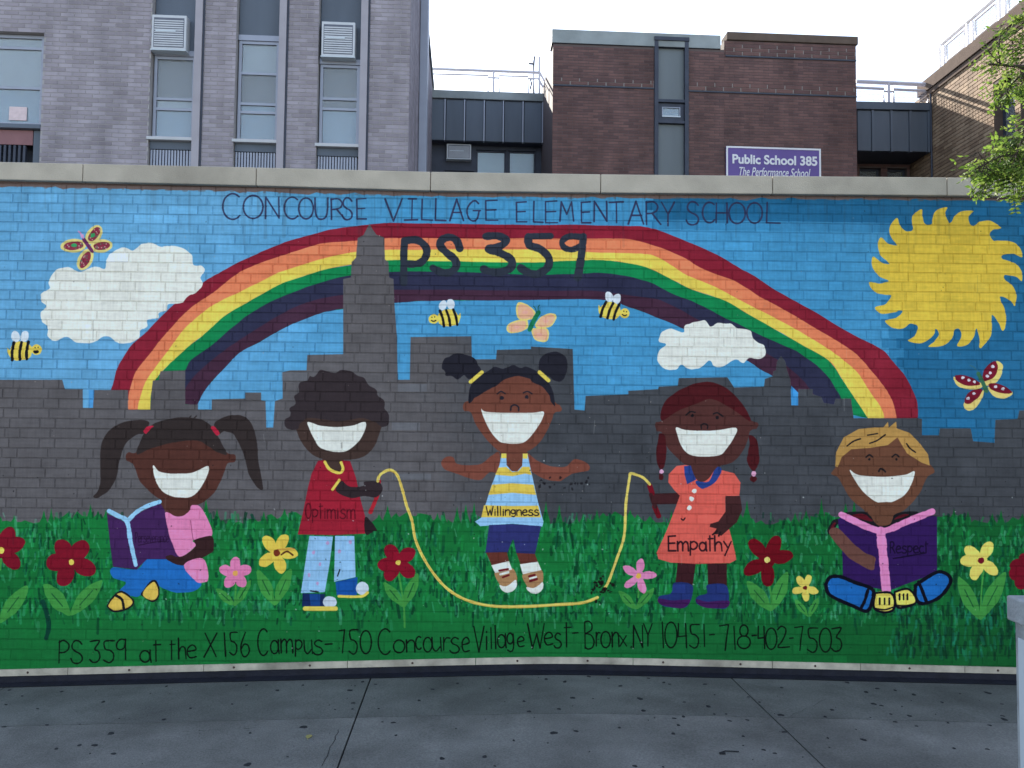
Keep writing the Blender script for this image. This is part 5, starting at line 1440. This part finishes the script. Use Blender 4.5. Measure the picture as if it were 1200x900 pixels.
def frond(c, d, L, tone):
    q = Vector(c); e = Vector(d).normalized(); pts = [q.copy()]
    for k in range(3):
        e = (e+Vector((0, 0, -.06*L/.023/3))).normalized(); q = q+e*L/3; pts.append(q.copy())
    twigs.tube(pts, [.0022, .0017, .0013, .0008], 3, cap=False)
    _f(c, d, L, tone)
def limb(pts, r0, r1, nf, L=(.10, .19), tone=.5, spread=.08, brown=False):
    b = MB(); n = len(pts); b.tube(pts, [r1+(r0-r1)*(1-i/(n-1))**2.2 for i in range(n)], 7, cap=False)
    b.build('branch', M_BARK, TR, smooth=True)
    pv = [Vector(p) for p in pts]
    for k in range(nf):
        t = (.15+.85*random.random())*(n-1); i = min(int(t), n-2); f = t-i
        c = pv[i].lerp(pv[i+1], f); ax = (pv[i+1]-pv[i]).normalized()
        d = (ax*random.uniform(-.1, .9)+Vector(rng.normal(0, .55, 3))+Vector((0, 0, -.25)))
        frond(c+Vector(rng.normal(0, spread, 3))*(.03 if spread < .1 else .4), d, random.uniform(*L), (1.0 if brown else tone+rng.normal(0, .18)))
st = Vector((0, 0, 2.5)); hi = Vector((.06, .03, 3.6))
# limb into the lower cluster, one into the upper one, then side twigs
limb([st, tp(1330,150,4.5), tp(1240,150,4.6), tp(1205,172,4.6), tp(1180,190,4.6), tp(1160,197,4.62)], .05, .006, 152)
limb([tp(1240,150,4.6), tp(1212,190,4.7), tp(1195,205,4.7), tp(1186,214,4.7)], .014, .004, 49)
limb([tp(1205,172,4.6), tp(1180,180,4.5), tp(1158,190,4.5), tp(1144,198,4.5)], .010, .003, 49, (.08,.14))
limb([tp(1180,190,4.6), tp(1165,200,4.6), tp(1155,210,4.6), tp(1148,214,4.6)], .008, .003, 30, (.07,.12))
limb([tp(1205,172,4.6), tp(1195,160,4.7), tp(1184,160,4.7), tp(1176,168,4.7)], .010, .003, 45, (.08,.14))
limb([tp(1220,150,4.6), tp(1205,150,4.4), tp(1197,165,4.4), tp(1190,185,4.4)], .010, .003, 45, (.09,.16))
limb([tp(1158,190,4.5), tp(1150,184,4.5), tp(1146,178,4.5), tp(1142,180,4.5)], .004, .002, 4, (.05,.08), brown=True)
limb([tp(1146,178,4.5), tp(1138,185,4.5), tp(1132,192,4.5)], .003, .0015, 5, (.05,.09))
limb([hi, tp(1340,60,5.0), tp(1250,75,5.0), tp(1200,78,5.0), tp(1172,76,5.0), tp(1158,75,5.0)], .045, .006, 57, (.09,.16))
limb([tp(1172,76,5.0), tp(1170,60,5.0), tp(1172,42,5.0), tp(1173,28,5.0)], .008, .003, 19, (.07,.12))
limb([tp(1210,78,5.0), tp(1192,92,5.0), tp(1182,102,5.0), tp(1178,108,5.0)], .010, .003, 49, (.09,.15))
limb([tp(1225,76,5.0), tp(1200,55,5.1), tp(1188,45,5.1), tp(1184,56,5.1)], .010, .003, 34, (.08,.15))
limb([tp(1225,76,5.0), tp(1205,85,5.2), tp(1195,100,5.2)], .010, .003, 38, (.09,.16))
limb([tp(1172,76,5.0), tp(1163,66,5.0), tp(1158,58,5.0)], .006, .003, 7, (.07,.12), .4)
limb([tp(1250,75,5.0), tp(1225,40,5.0), tp(1202,30,5.0), tp(1190,38,5.0)], .012, .004, 34)
# the rest of the crown, outside the picture
for k in range(26):
    a_ = random.uniform(0, 2*math.pi); zz = random.uniform(2.7, 6.0); R_ = random.uniform(.8, 1.9)
    e_ = Vector((R_*math.cos(a_)+.3, R_*math.sin(a_), zz+random.uniform(.1, .7)))
    if e_.x < -.35: e_.x = -e_.x
    s0_ = Vector((.03, .03, max(2.4, zz-.3)))
    limb([s0_, s0_.lerp(e_, .5)+Vector((0,0,.1)), e_, e_+Vector((e_.x*.15, e_.y*.15, -.15))], .03, .004, 34, (.12,.22), .5, .35)
o = lv.build('foliage', M_LEAF, TR); o['kind'] = 'stuff'
o = twigs.build('twigs', M_BARK, TR); o['kind'] = 'stuff'
